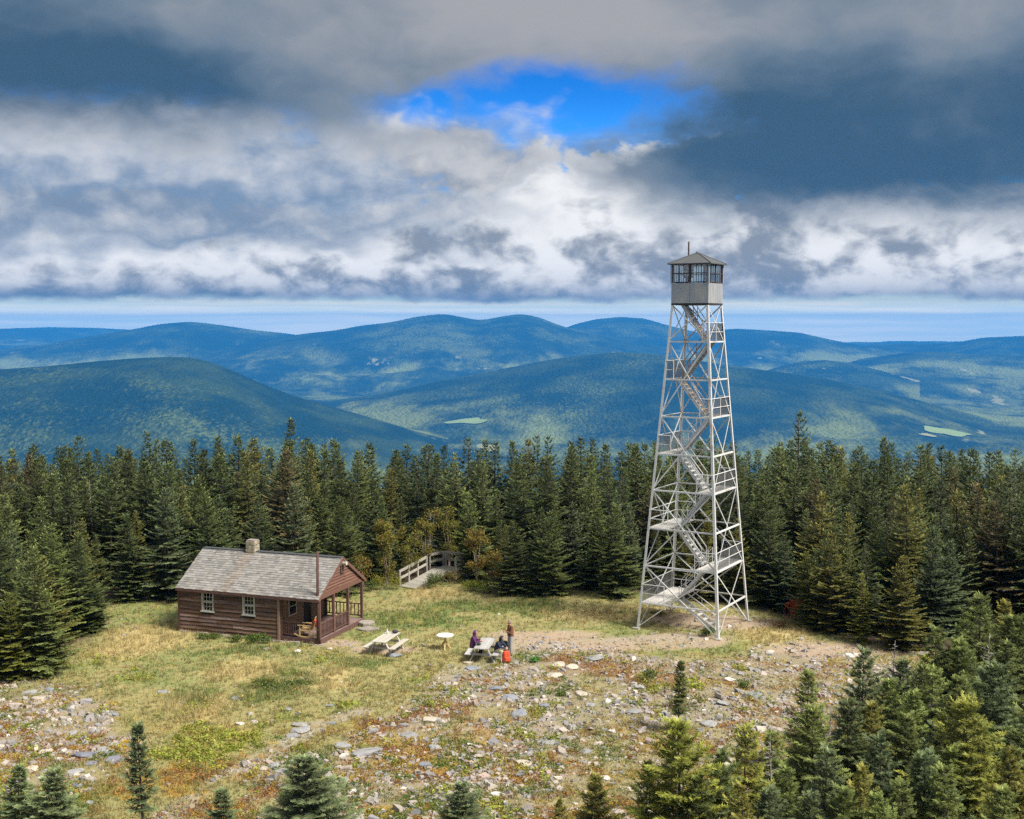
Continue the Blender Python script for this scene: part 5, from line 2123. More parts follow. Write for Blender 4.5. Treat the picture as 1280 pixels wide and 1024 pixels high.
F = 'front'
for a in [
    # left hand group
    (16, 742, 850, 2, 'yellow green', 'light yellow green young spruce at the left edge of the clearing', 0.95),
    (44, 684, 842, 0, 'mid green', 'full green spruce rising behind the light young one at the left edge', 1.05),
    (70, 655, 800, 2, 'mid green', 'wide green spruce behind the left edge pair, its lower branches hidden', 0.95),
    (101, 668, 792, 6, 'mid green', 'bushy green spruce at the corner of the clearing left of the cabin', 1.05),
    (8, 700, 815, 5, 'mid green', 'green spruce cut by the left border behind the light young one', 1.0),
    (60, 735, 846, 7, 'mid green', 'narrow green spruce just right of the light young one at left', 0.95),
    (120, 727, 790, 0, 'dark green', 'short dark bushy spruce at the grassy corner left of the cabin', 1.25),
    # behind the cabin
    (160, 640, 752, 1, 'dark green', 'dark spruce at the forest front midway between corner spruce and cabin', 1.1),
    (213, 610, 748, 2, 'blue green', 'broad tiered blue green spruce beside the left end of the cabin roof', 1.05),
    (266, 618, 747, 0, 'dark green', 'dark spruce directly behind the left half of the cabin roof', 1.0),
    (322, 622, 746, 5, 'dark green', 'dark spruce directly behind the stone chimney of the cabin', 1.0),
    (372, 606, 745, 2, 'blue green', 'broad tiered blue green spruce behind the right half of the cabin roof', 1.0),
    (428, 622, 742, 6, 'mid green', 'green spruce behind the porch gable of the cabin', 1.0),
    # centre
    (590, 616, 724, 0, 'mid green', 'pale green spruce standing just behind the wooden platform', 1.0),
    (643, 652, 742, 2, 'mid green', 'leftmost of the full green spruces at the clearing edge right of the ramp', 1.12),
    (691, 640, 744, 6, 'mid green', 'tall middle spruce of the cluster at the clearing edge right of the ramp', 1.05),
    (716, 626, 730, 1, 'blue green', 'slim spruce just behind the cluster at the clearing edge right of the ramp', 1.0),
    (768, 632, 746, 0, 'mid green', 'symmetrical green spruce standing alone before the forest left of the tower', 1.1),
    (668, 690, 744, 4, 'dark green', 'short dark spruce between two taller ones at the clearing edge', 1.3),
    # right of the tower
    (955, 640, 758, 0, 'dark green', 'dark spruce right against the right side of the fire tower', 1.0),
    (1012, 690, 783, 2, 'yellow green', 'left one of the yellow green pair at the clearing edge right of the tower', 1.1),
    (1038, 668, 790, 6, 'olive', 'taller olive one of the bushy pair at the clearing edge right of tower', 1.1),
    (1077, 716, 803, 3, 'yellow green', 'small slim yellow green spruce on the clearing edge beside the olive pair', 1.0),
    (1126, 698, 810, 2, 'olive', 'broad olive spruce whose skirt touches the clearing edge at right', 1.12),
    (1095, 660, 780, 0, 'mid green', 'green spruce behind the small slim one at the right clearing edge', 1.0),
    (1157, 660, 800, 6, 'blue green', 'blue green spruce behind the broad olive one at the right', 1.0),
    (1000, 516, 712, 4, 'dark green', 'tallest spruce on the skyline, dark and pointed, right of the fire tower', 0.85),
    (362, 522, 690, 3, 'dark green', 'tall narrow dark spruce tip breaking the skyline above the cabin', 0.9),
    (1107, 546, 700, 3, 'dark green', 'slim dark pointed spruce on the skyline toward the right', 0.9),
    (191, 541, 700, 4, 'dark green', 'dark spruce poking above the skyline at upper left', 0.9),
    (93, 546, 705, 4, 'dark green', 'dark spruce on the skyline nearest the left border with a ragged tip', 0.9),
    (298, 541, 700, 1, 'dark green', 'dark pointed spruce on the skyline above the cabin roof', 0.9),
]:
    by_tip(*a)
for a in [
    # near trees on the right and along the bottom
    (1005, 838, 960, 3, 'mid green', 'slender spruce with a thin tip at the left end of the near thicket'),
    (1077, 812, 940, 0, 'blue green', 'full blue green fir in front of the gravel at the top of the near thicket'),
    (1171, 784, 900, 0, 'mid green', 'pointed spruce at the right where near thicket meets the forest'),
    (1222, 742, 880, 1, 'mid green', 'tall slim spruce near the right border above the thicket'),
    (1262, 770, 900, 2, 'mid green', 'broad spruce cut by the right border halfway down'),
    (1143, 862, 985, 3, 'mid green', 'thin spruce between two snags in the right thicket'),
    (1112, 850, 960, 2, 'mid green', 'bushy fir just right of the blue green fir by the gravel'),
    (1192, 846, 985, 0, 'mid green', 'green spruce in the middle of the right thicket'),
    (1243, 832, 980, 2, 'blue green', 'wide bluish spruce near the right border'),
    (1278, 880, 1030, 0, 'mid green', 'spruce cut in half by the right border low down'),
    (962, 912, 1030, 1, 'mid green', 'loose green fir at the left side of the right thicket'),
    (1058, 874, 1010, 1, 'dark green', 'dark slim spruce right behind the grey snag in the thicket'),
    (1100, 918, 1060, 0, 'blue green', 'grey green fir in the lower middle of the right thicket'),
    (1150, 940, 1090, 2, 'blue green', 'bluish fir with a pale top at the bottom of the thicket'),
    (1206, 876, 1060, 2, 'yellow green', 'big yellow green fir dominating the lower right corner'),
    (1262, 940, 1110, 4, 'olive', 'olive fir in the lower right corner of the picture'),
    (1028, 936, 1080, 0, 'blue green', 'silvery young fir at the bottom beside the grey snag'),
    (928, 905, 1060, 1, 'yellow green', 'yellow green fir with loose branches left of the grey snag'),
    (852, 900, 1090, 2, 'yellow green', 'large yellow green fir at the bottom with a bare dead leader'),
    (898, 945, 1085, 4, 'dark green', 'dark low fir squeezed between two yellow green ones at the bottom'),
    (806, 955, 1080, 4, 'yellow green', 'low yellow green fir at the bottom left of the large one'),
    (742, 968, 1060, 2, 'olive', 'low olive fir at the bottom edge alone left of the large one'),
    (700, 1000, 1070, 4, 'olive', 'very small olive fir at the bottom edge near the centre'),
    (578, 978, 1058, 0, 'blue green', 'small blue green fir at the bottom edge just left of centre'),
    (384, 944, 1050, 2, 'blue green', 'round dense blue green fir at the bottom edge below the cabin'),
    (280, 986, 1060, 1, 'blue green', 'small dark fir tip at the bottom edge left of the round fir'),
    (72, 962, 1050, 0, 'blue green', 'young bluish fir at the bottom left beside the rubble'),
    (22, 956, 1040, 3, 'blue green', 'slim bluish young fir in the bottom left corner'),
    (1180, 960, 1110, 0, 'mid green', 'green fir at the bottom edge between the bluish and the yellow one'),
    (985, 960, 1090, 0, 'mid green', 'green fir at the bottom edge below the loose green fir'),
    (1075, 965, 1100, 4, 'olive', 'olive fir at the bottom edge right of the silvery one'),
    (1230, 905, 1040, 0, 'mid green', 'green fir hidden behind the big yellow green one at lower right'),
    (1018, 886, 1020, 2, 'mid green', None), (1086, 880, 1000, 0, 'olive', None), (1128, 896, 1020, 2, 'mid green', None), (1168, 905, 1035, 0, 'blue green', None),
    (1188, 935, 1070, 2, 'mid green', None), (1128, 975, 1110, 1, 'mid green', None), (1052, 985, 1120, 2, 'mid green', None), (1245, 985, 1130, 0, 'mid green', None),
    (958, 985, 1110, 2, 'blue green', None), (1275, 985, 1120, 2, 'olive', None), (872, 975, 1110, 0, 'mid green', None), (932, 985, 1120, 4, 'olive', None),
    (1010, 990, 1120, 1, 'blue green', None), (1095, 995, 1130, 0, 'mid green', None), (1152, 830, 930, 0, 'mid green', None), (1130, 825, 915, 2, 'blue green', None), (1198, 800, 905, 2, 'mid green', None)
]:
    by_tip(*a, 1.38 if a[0] < 640 else 1.0, True)
for a in [(847, 826, 915, 'dark green', 'narrow dark spruce standing alone in the rubble right of centre'),
          (180, 905, 1050, 'blue green', 'thin spruce with a bare lower trunk at the bottom left')]:
    by_tip(a[0], a[1], a[2], -1, a[3], a[4], 1.0, True)

# fill the forest behind and beside the clearing
rg = np.random.RandomState(3)
pts = [(t[0], t[1]) for t in TREES]
cand = []
for _ in range(20000):
    y = rg.uniform(42, 103)
    x = rg.uniform(-1, 1) * (0.455 * y + 12)
    cand.append((x, y))
cand = np.array(cand)
ed = edge_dist(cand[:, 0], cand[:, 1])
cpx = np.array([proj((a, b, 0)) for a, b in cand])
low_right = (cpx[:, 0] > 900) & (cpx[:, 1] > 830)
keep = (ed < -0.9) & ~((cpx[:, 1] > 880) & ~low_right) & (cand[:, 1] > 44)
keep &= ~((cand[:, 0] > -8.5) & (cand[:, 0] < -1.5) & (cand[:, 1] < 81.5) & (cand[:, 1] > 70))       # room for the ramp
cabc = (cand[:, 0] > -20) & (cand[:, 0] < -7) & (cand[:, 1] < 72)
cand = cand[keep & ~cabc]
acc = np.array(pts)
sel = []
for x, y in cand:
    dmin = 1.9 if y > 72 else 1.65 if x < 10 else 1.35
    if np.min(np.hypot(acc[:, 0] - x, acc[:, 1] - y)) < dmin: continue
    acc = np.vstack([acc, [x, y]])
    sel.append((x, y))
sk_us = [-100, 0, 100, 190, 300, 420, 500, 600, 700, 790, 860, 940, 1010, 1100, 1180, 1280, 1400]
sk_vs = [562, 562, 556, 550, 548, 548, 551, 549, 546, 552, 550, 548, 550, 556, 560, 568, 570]
for x, y in sel:
    u, v = proj((x, y, 0))
    lim = np.interp(u, sk_us, sk_vs) + rg.exponential(17) - 6
    zmax = CAM_H - (math.tan(math.atan((lim - 512) / FPX) + PITCH)) * y
    ddge = -float(edge_dist(np.array([x]), np.array([y]))[0])
    h = rg.uniform(4.0, 7.8) + min(ddge, 14) * 0.10
    if ddge < 3: h = rg.uniform(3.6, 5.6)
    g0 = float(gz(x, y))
    near_right = x > 6 and y < 62
    if near_right: h = rg.uniform(2.6, 4.4) + max(0, y - 50) * 0.1
    if x > 6 and y < 64:
        lim2 = np.interp(u, [880, 960, 1010, 1060, 1120, 1165, 1230, 1290], [965, 940, 915, 880, 856, 785, 750, 740]) + rg.uniform(0, 45)
        zmax = min(zmax, CAM_H - math.tan(math.atan((lim2 - 512) / FPX) + PITCH) * y)
    if y > 88: h = max(h, zmax - g0 - rg.exponential(0.9))
    h = min(h, zmax - g0)
    if h < (1.5 if near_right else 2.2): continue
    q = rg.rand()
    shade = 'dark green' if q < 0.56 else 'blue green' if q < 0.68 else 'mid green' if q < 0.86 else 'olive' if q < 0.95 else 'brownish'
    if shade in ('dark green', 'brownish') and (y < 66 or ddge < 4.5) and rg.rand() < 0.65: shade = 'mid green' if rg.rand() < 0.7 else 'olive'
    nearv = y < 57
    TREES.append([x, y, h, rg.randint(len(NEAR)) if nearv else rg.randint(len(VAR)), shade, None, rg.uniform(0.85, 1.12), nearv])

# which trees show largest: paint their outlines front to back into a small picture
W_, H_ = 320, 256
buf = np.zeros((H_, W_), bool)
area = np.zeros(len(TREES))
order = sorted(range(len(TREES)), key=lambda i: TREES[i][1])
yy, xx = np.mgrid[0:H_, 0:W_]
for i in order:
    x, y, h, var, shade, lab, wd, nr = TREES[i]
    g0 = float(gz(x, y))
    ub, vb = proj((x, y, g0))
    ut, vt_ = proj((x, y, g0 + h))
    vset = SPARSE if var == -1 else (NEAR if nr else VAR)[var]
    rw = vset[3] * h / vset[2] * wd * 0.8 * FPX / y
    f_ = W_ / 1280
    y0, y1 = int(vt_ * f_), int(vb * f_)
    if y1 < 0 or y0 >= H_: continue
    for r_ in range(max(0, y0), min(H_, y1 + 1)):
        k = (r_ - y0) / max(1, y1 - y0)
        a, b = int((ub - rw * k) * f_), int((ub + rw * k) * f_) + 1
        a, b = max(0, a), min(W_, b)
        if b <= a: continue
        area[i] += np.count_nonzero(~buf[r_, a:b])
        buf[r_, a:b] = True
N_SINGLE = 298
rank = sorted(range(len(TREES)), key=lambda i: -area[i] - (1e6 if TREES[i][5] else 0))
single = set([i for i in rank[:N_SINGLE] if area[i] > 0 or TREES[i][5]])

ZONES = [(-999, 140, 'at the left forest edge'), (140, 235, 'left of the cabin roof'), (235, 345, 'behind the cabin roof'), (345, 465, 'behind the porch gable'),
         (465, 600, 'behind the wooden ramp'), (600, 700, 'right of the ramp'), (700, 800, 'left of the tower'), (800, 945, 'behind the fire tower'),
         (945, 1045, 'right of the tower'), (1045, 1160, 'in the right forest'), (1160, 9999, 'at the right border')]
auto = [i for i in single if TREES[i][5] is None]
for z0_, z1_, zn in ZONES:
    idx = [i for i in auto if z0_ <= proj((TREES[i][0], TREES[i][1], 0))[0] < z1_]
    idx.sort(key=lambda i: TREES[i][1])
    per = max(3, int((min(z1_, 1290) - max(z0_, -10)) / 22))
    per = min(per, 6)
    rows = [idx[k:k + per] for k in range(0, len(idx), per)]
    for r_, row in enumerate(rows):
        row.sort(key=lambda i: proj((TREES[i][0], TREES[i][1], 0))[0])
        for k, i in enumerate(row):
            TREES[i][5] = '%s spruce, %s from left in row %s %s' % (TREES[i][4], ORD[k], ['one', 'two', 'three', 'four', 'five', 'six', 'seven', 'eight', 'nine', 'ten', 'eleven', 'twelve'][min(r_, 11)], zn)
rr = random.Random(12)
rest = []
FG = 'spruces around the summit clearing'
for i, (x, y, h, var, shade, lab, wd, nr) in enumerate(TREES):
    if i not in single:
        rest.append(i)
        continue
    vset = SPARSE if var == -1 else (NEAR if nr else VAR)[var]
    spruce(x, y, h, vset, shade, lab, rr.uniform(0, 2 * PI), FG, wd, rr)
# the trees that hardly show, as one mass drawn from the same crowns
if rest:
    P_ = np.array([[TREES[i][0], TREES[i][1], float(gz(TREES[i][0], TREES[i][1]))] for i in rest], dtype=np.float32)
    me = bpy.data.meshes.new('spruce_forest')
    me.vertices.add(len(P_))
    me.vertices.foreach_set('co', P_.ravel())
    for nm, dat in (('size', [TREES[i][2] / 7.0 for i in rest]), ('turn', [rr.uniform(0, 6.28) for _ in rest])):
        a = me.attributes.new(nm, 'FLOAT', 'POINT')
        a.data.foreach_set('value', np.array(dat, dtype=np.float32))
    me.update()
    fo = link('spruce_forest', me, None, None, 'stuff')
    fo['label'] = 'dark mass of spruces deep in the forest behind the front rows'
    fo.color = (0.074, 0.092, 0.028, 1)
    src = [o for o in bpy.data.objects if o.name.startswith('crown') and o.data in (VAR[0][0], VAR[3][0])]
    src = [next(o for o in src if o.data is VAR[0][0])]
    ng = bpy.data.node_groups.new('forest_mass', 'GeometryNodeTree')
    ng.interface.new_socket('Geometry', in_out='INPUT', socket_type='NodeSocketGeometry')
    ng.interface.new_socket('Geometry', in_out='OUTPUT', socket_type='NodeSocketGeometry')
    gi, go = ng.nodes.new('NodeGroupInput'), ng.nodes.new('NodeGroupOutput')
    iop = ng.nodes.new('GeometryNodeInstanceOnPoints')
    oi = ng.nodes.new('GeometryNodeObjectInfo')
    oi.inputs['Object'].default_value = src[0]
    oi.inputs['As Instance'].default_value = False
    m2i = ng.nodes.new('GeometryNodeGeometryToInstance')
    ng.links.new(oi.outputs['Geometry'], m2i.inputs[0])
    asz = ng.nodes.new('GeometryNodeInputNamedAttribute')
    asz.data_type = 'FLOAT'
    asz.inputs['Name'].default_value = 'size'
    atn = ng.nodes.new('GeometryNodeInputNamedAttribute')
    atn.data_type = 'FLOAT'
    atn.inputs['Name'].default_value = 'turn'
    cx_ = ng.nodes.new('ShaderNodeCombineXYZ')
    ng.links.new(atn.outputs['Attribute'], cx_.inputs[2])
    ng.links.new(gi.outputs[0], iop.inputs['Points'])
    ng.links.new(m2i.outputs[0], iop.inputs['Instance'])
    ng.links.new(cx_.outputs[0], iop.inputs['Rotation'])
    ng.links.new(asz.outputs['Attribute'], iop.inputs['Scale'])
    ng.links.new(iop.outputs[0], go.inputs[0])
    md = fo.modifiers.new('trees', 'NODES')
    md.node_group = ng

# dead snags among the near trees
for j, (u, vt, vb, lb) in enumerate([(966, 926, 1050, 'bare grey dead spruce trunk at the left side of the right thicket'), (1036, 880, 985, 'grey dead trunk with short broken twigs among green firs'),
                                     (1157, 868, 960, 'thin bare dead stem between the firs at right'), (1232, 790, 905, 'pale bare dead top rising above the right thicket'),
                                     (1112, 800, 900, 'slim grey snag behind the bushy fir by the gravel'), (853, 905, 1010, 'bare pale dead leader rising out of the large yellow green fir'),
                                     (1206, 640, 745, 'bare grey dead stem in the forest near the right border'), (1140, 1000, 1090, 'short bleached dead stem at the bottom of the right thicket'),
                                     (733, 588, 700, 'pale dead stem in the forest midway between ramp and tower'), (538, 640, 715, 'grey dead stem in the dark forest above the ramp'),
                                     (1062, 590, 705, 'broken grey dead stem in the forest right of the tallest spruce'), (118, 600, 715, 'bare grey dead stem in the forest above the left corner')]):
    g_ = at(u, vb)
    r_ = ray(u, vt)
    h = CAM_H + r_.z / r_.y * g_.y
    me = trunk_mesh(h, 0.05 + 0.012 * (j % 3), 400 + j, 34, M_DEAD, 1.0)
    o = link('dead_tree', me)
    o.location = (g_.x, g_.y, float(gz(g_.x, g_.y)))
    o.rotation_euler = (random.uniform(-0.05, 0.05), random.uniform(-0.05, 0.05), j)
    tag(o, lb, 'dead tree', 'dead trees in the thicket')

# ----------------------------------------------------------------------------- broadleaf saplings and bushes
def leaf_cloud(n, centre, rad, seed, cols, size=0.07, flat=0.0):
    """n folded leaves spread through an ellipsoid."""
    rg_ = np.random.RandomState(seed)
    d_ = rg_.normal(0, 1, (n, 3))
    d_ /= np.linalg.norm(d_, axis=1)[:, None]
    rr_ = rg_.rand(n) ** 0.45
    P0 = np.array(centre) + d_ * rr_[:, None] * np.array(rad)
    a = rg_.normal(0, 1, (n, 3))
    a /= np.linalg.norm(a, axis=1)[:, None]
    b = np.cross(a, rg_.normal(0, 1, (n, 3)))
    b /= np.linalg.norm(b, axis=1)[:, None]
    s = size * rg_.uniform(0.6, 1.4, n)[:, None]
    V_ = np.stack([P0 - a * s, P0 + b * s * 0.45, P0 + a * s, P0 - b * s * 0.45], 1)
    cl_i = rg_.randint(0, len(cols), n)
    C_ = np.array(cols)[cl_i] * rg_.uniform(0.7, 1.3, (n, 1))
    return V_.reshape(-1, 3), np.repeat(np.concatenate([C_, np.ones((n, 1))], 1), 4, 0)


def leaf_object(name, parts, parent, m=None):
    V_ = np.concatenate([p[0] for p in parts])
    C_ = np.concatenate([p[1] for p in parts])
    me = fast_mesh(name, V_, np.arange(len(V_)).reshape(-1, 4), {'Col': ('FLOAT_COLOR', C_)})
    return link(name, me, m or M_LEAF, parent)


AUT = [(0.27, 0.19, 0.040), (0.24, 0.20, 0.040), (0.18, 0.17, 0.04), (0.28, 0.14, 0.04), (0.14, 0.15, 0.035)]
OLV = [(0.17, 0.17, 0.03), (0.12, 0.14, 0.03), (0.25, 0.20, 0.04)]
GRN = [(0.075, 0.12, 0.025), (0.10, 0.14, 0.03), (0.14, 0.17, 0.035)]
LIM = [(0.22, 0.25, 0.03), (0.28, 0.28, 0.035), (0.15, 0.19, 0.03)]
M_STEM = mat('pale_stem', (0.26, 0.20, 0.16), 0.3, 6, 0.85)


def sapling(u, vb, h, seed, cols, lab, n=1500, spread=0.9):
    g_ = at(u, vb)
    rr_ = random.Random(seed)
    t_ = thing('sapling', lab, 'young tree', (g_.x, g_.y, float(gz(g_.x, g_.y))), rr_.uniform(0, 6), 'autumn saplings at the forest edge')
    st = MB()
    parts = []
    for k in range(5):
        a = rr_.uniform(0, 6.28)
        top = Vector((math.cos(a) * spread * rr_.uniform(0.2, 0.9), math.sin(a) * spread * rr_.uniform(0.2, 0.9), h * rr_.uniform(0.7, 1.0)))
        mid = Vector((top.x * 0.35, top.y * 0.35, top.z * 0.5))
        st.tube((0, 0, -0.2), mid, 0.035, 0.025, 5, False)
        st.tube(mid, top, 0.025, 0.008, 5, False)
        for q in range(7):
            f_ = rr_.uniform(0.3, 1.0)
            p = mid + (top - mid) * f_ if f_ > 0.5 else mid * (f_ * 2)
            e_ = p + Vector((rr_.uniform(-1, 1), rr_.uniform(-1, 1), rr_.uniform(0.0, 0.8))) * 0.4
            st.tube(p, e_, 0.012, 0.004, 4, False)
            parts.append(leaf_cloud(int(n / 17), e_, (0.36, 0.36, 0.30), seed * 50 + k * 9 + q, cols, 0.062))
    st.build('stem', M_STEM, t_, True)
    leaf_object('foliage', parts, t_)


sapling(484, 733, 4.4, 1, OLV + AUT[:2], 'olive yellow leafy sapling behind the bushes left of the ramp', 2200, 1.0)
sapling(512, 728, 3.2, 2, OLV, 'olive leaved sapling right behind the ramp railing', 1100, 0.8)
sapling(531, 722, 4.3, 3, OLV + AUT[:1], 'yellow topped sapling in the dark gap above the ramp', 1700, 0.8)
sapling(596, 730, 3.6, 4, AUT, 'orange brown sapling with pale stems right of the platform', 1500, 0.9)
sapling(562, 716, 4.2, 5, OLV, 'olive sapling rising behind the platform railing', 1300, 0.8)
sapling(455, 735, 2.2, 6, AUT, 'low rusty sapling between cabin porch and ramp', 900, 0.8)
sapling(618, 735, 2.4, 7, AUT, 'low orange sapling beside the cluster of green spruces', 900, 0.6)


sapling(994, 778, 1.15, 8, [(0.45, 0.06, 0.02), (0.38, 0.10, 0.03)], 'small red leaved sapling against the olive spruces right of the tower', 220, 0.2)


def bush(u, vb, rad, seed, cols, lab, n=700, stems=7, leaf=0.05):
    g_ = at(u, vb)
    rr_ = random.Random(seed)
    t_ = thing('bush', lab, 'bush', (g_.x, g_.y, float(gz(g_.x, g_.y))), 0, 'bushes on the summit')
    st = MB()
    parts = []
    for k in range(stems):
        a, q = rr_.uniform(0, 6.28), rr_.uniform(0.2, 0.8)
        e_ = Vector((math.cos(a) * rad[0] * q, math.sin(a) * rad[1] * q, rad[2] * rr_.uniform(0.7, 1.5)))
        st.tube((0, 0, -0.1), e_, 0.014, 0.006, 4, False)
        parts.append(leaf_cloud(n // stems, (e_.x, e_.y, e_.z * 0.8), (rad[0] * 0.5, rad[1] * 0.5, rad[2] * 0.55), seed * 31 + k, cols, leaf))
    st.build('stem', M_STEM, t_, True)
    leaf_object('foliage', parts, t_)


for a in [
    (540, 735, (0.65, 0.6, 0.65), 1, GRN, 'round green bush covering the right foot of the wooden ramp', 900),
    (480, 737, (1.0, 0.7, 0.7), 2, LIM + AUT[:2], 'yellow and orange bush left of the foot of the ramp', 1200),
    (562, 730, (0.8, 0.6, 0.6), 3, AUT[2:] + GRN[:1], 'brownish bush under the right side of the platform', 700),
    (585, 739, (1.2, 0.7, 0.55), 4, LIM, 'wide lime green bush right of the platform', 1200),
    (612, 741, (0.9, 0.6, 0.45), 5, GRN + LIM[:1], 'low green bush beside the lime green one', 800),
    (464, 739, (0.6, 0.5, 0.5), 6, GRN, 'small green bush between porch and yellow bush', 500),
    (322, 806, (0.85, 0.45, 0.36), 7, [(0.08, 0.15, 0.02), (0.13, 0.20, 0.03)], 'bright green leafy bush against the cabin wall near the porch', 900),
    (262, 800, (0.85, 0.40, 0.24), 8, GRN, 'low green plant against the cabin wall under the left window', 600),
    (296, 803, (0.45, 0.3, 0.3), 9, GRN, 'small green plant against the cabin wall between the two windows', 350),
    (886, 795, (0.55, 0.4, 0.28), 10, GRN[:2], 'small dark green bush at the front foot of the fire tower', 500),
    (352, 862, (1.3, 0.8, 0.22), 11, GRN, 'low dark green shrub in the grass below the cabin', 900),
    (330, 858, (0.6, 0.5, 0.25), 12, GRN + OLV, 'small olive shrub at the left tip of the dark green shrub', 400),
    (811, 852, (0.5, 0.4, 0.35), 13, GRN, 'small round juniper in the rubble left of the lone narrow spruce', 400),
    (668, 828, (0.35, 0.3, 0.15), 14, [(0.06, 0.20, 0.03), (0.10, 0.24, 0.04)], 'bright green tuft just right of the red backpack', 250),
    (700, 870, (0.4, 0.35, 0.12), 15, GRN, 'green cushion plant among stones near the middle', 250),
    (930, 860, (0.35, 0.3, 0.2), 16, GRN, 'small green plant in the gravel right of the narrow spruce', 250),
    (860, 886, (0.9, 0.7, 0.4), 17, OLV, 'olive shrub at the foot of the narrow spruce', 700),
    (822, 770, (0.7, 0.4, 0.2), 18, OLV, 'low olive plants behind the left leg of the fire tower', 300),
    (975, 785, (0.9, 0.5, 0.3), 19, [(0.22, 0.12, 0.07), (0.18, 0.13, 0.06)], 'reddish brown shrub at the clearing edge right of the tower', 500),
]:
    bush(*a)

# ----------------------------------------------------------------------------- ground cover, grass, stones
rg = np.random.RandomState(21)


def scatter(n, y0=35.5, y1=80, pw=1.35):
    """Random points of the visible clearing, denser towards the camera."""
    q = rg.rand(n)
    y = (y0 ** (1 - pw) + q * (y1 ** (1 - pw) - y0 ** (1 - pw))) ** (1 / (1 - pw))
    x = rg.uniform(-1, 1, n) * (0.44 * y + 0.5)
    return x, y


def blocked(x, y):
    """Under the cabin, ramp or tables' feet nothing grows."""
    c_, s_ = math.cos(R(-19.6)), math.sin(R(-19.6))
    lx, ly = x - cabin.location.x, y - cabin.location.y
    a, b = lx * c_ + ly * s_, -lx * s_ + ly * c_
    m = (a > -CL - 0.1) & (a < 0.1) & (b > -0.1) & (b < CW + 0.1)
    c_, s_ = math.cos(ramp.rotation_euler.z), math.sin(ramp.rotation_euler.z)
    lx, ly = x - ramp.location.x, y - ramp.location.y
    a, b = lx * c_ + ly * s_, -lx * s_ + ly * c_
    return m | ((a > 0.2) & (a < 5.2) & (b > -0.9) & (b < 0.7))


def tufts(name, x, y, h, colr, nblades, spread, wdt, lean=0.5, m=None):
    n = len(x)
    z = gz(x, y) - 0.02
    a = rg.uniform(0, 2 * PI, (n, nblades))
    rad_ = rg.rand(n, nblades) * spread[:, None]
    bx, by = x[:, None] + np.cos(a) * rad_, y[:, None] + np.sin(a) * rad_
    bz = np.broadcast_to(z[:, None], bx.shape)
    hh = h[:, None] * rg.uniform(0.5, 1.2, (n, nblades))
    la = a + rg.normal(0, 0.8, (n, nblades))
    ll = hh * lean * rg.uniform(0.2, 1.3, (n, nblades))
    tx, ty, tz = bx + np.cos(la) * ll, by + np.sin(la) * ll, bz + hh
    wa = rg.uniform(0, PI, (n, nblades))
    ww = wdt * rg.uniform(0.6, 1.4, (n, nblades))
    wx_, wy_ = np.cos(wa) * ww, np.sin(wa) * ww
    V_ = np.stack([np.stack([bx - wx_, by - wy_, bz], -1), np.stack([bx + wx_, by + wy_, bz], -1), np.stack([tx, ty, tz], -1)], 2)
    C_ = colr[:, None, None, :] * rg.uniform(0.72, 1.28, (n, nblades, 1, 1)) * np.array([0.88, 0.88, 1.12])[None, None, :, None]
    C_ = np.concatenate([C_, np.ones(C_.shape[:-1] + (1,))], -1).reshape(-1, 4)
    V_ = V_.reshape(-1, 3)
    me = fast_mesh(name, V_, np.arange(len(V_)).reshape(-1, 3), {'Col': ('FLOAT_COLOR', C_)})
    return link(name, me, m or M_GRASS, None, 'stuff')


# dry grass over the meadow
x, y = scatter(100000)
z_ = zones(x, y)
ed_ = edge_dist(x, y)
pr = (1 - z_['rock'] * 0.90) * (1 - z_['bare'] * 0.85) * (1 - z_['trail'] * 0.92) * (1 - z_['lime'] * 0.7) * (1 - z_['red'] * 0.55)
pr = pr * sstep(ed_, -1.6, 0.3) * (0.45 + 0.55 * sstep(z_['nC'], 0.35, 0.6))
k = (rg.rand(len(x)) < pr) & ~blocked(x, y)
x, y = x[k], y[k]
zz_ = {a: b[k] for a, b in z_.items()}
gc = ground_colour(x, y, zz_)
jit = rg.rand(len(x))
gc = gc * rg.uniform(0.75, 1.25, (len(x), 1))
gc = mixc(gc, C_STRAW * 1.2, (jit > 0.70) * 0.75)
gc = mixc(gc, np.array([0.36, 0.35, 0.17]), ((jit > 0.5) & (jit < 0.62)) * 0.8)
gc = mixc(gc, np.array([0.21, 0.14, 0.06]), ((jit > 0.62) & (jit < 0.66)) * 0.8)
gc = mixc(gc, C_OLIVE, ((jit < 0.22) & (zz_['straw'] < 0.7)) * 0.7)
hgt = 0.10 + 0.12 * zz_['straw'] + 0.20 * rg.rand(len(x)) ** 3 + 0.10 * zz_['green']
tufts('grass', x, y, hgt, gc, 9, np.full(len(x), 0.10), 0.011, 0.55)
# tall pale clumps
x, y = scatter(9000)
z_ = zones(x, y)
k = (rg.rand(len(x)) < sstep(z_['straw'] + (z_['nC'] - 0.5), 0.45, 0.9) * 0.8 + 0.05 * (1 - z_['rock'])) & (edge_dist(x, y) > -0.3) & ~blocked(x, y) & (z_['trail'] < 0.3) & (z_['bare'] < 0.5)
x, y = x[k], y[k]
gc = C_STRAW[None] * rg.uniform(0.9, 1.35, (len(x), 1)) * np.array([1, 1, 1.05])
tufts('tall_grass', x, y, rg.uniform(0.22, 0.42, len(x)), gc, 16, np.full(len(x), 0.13), 0.009, 0.5)


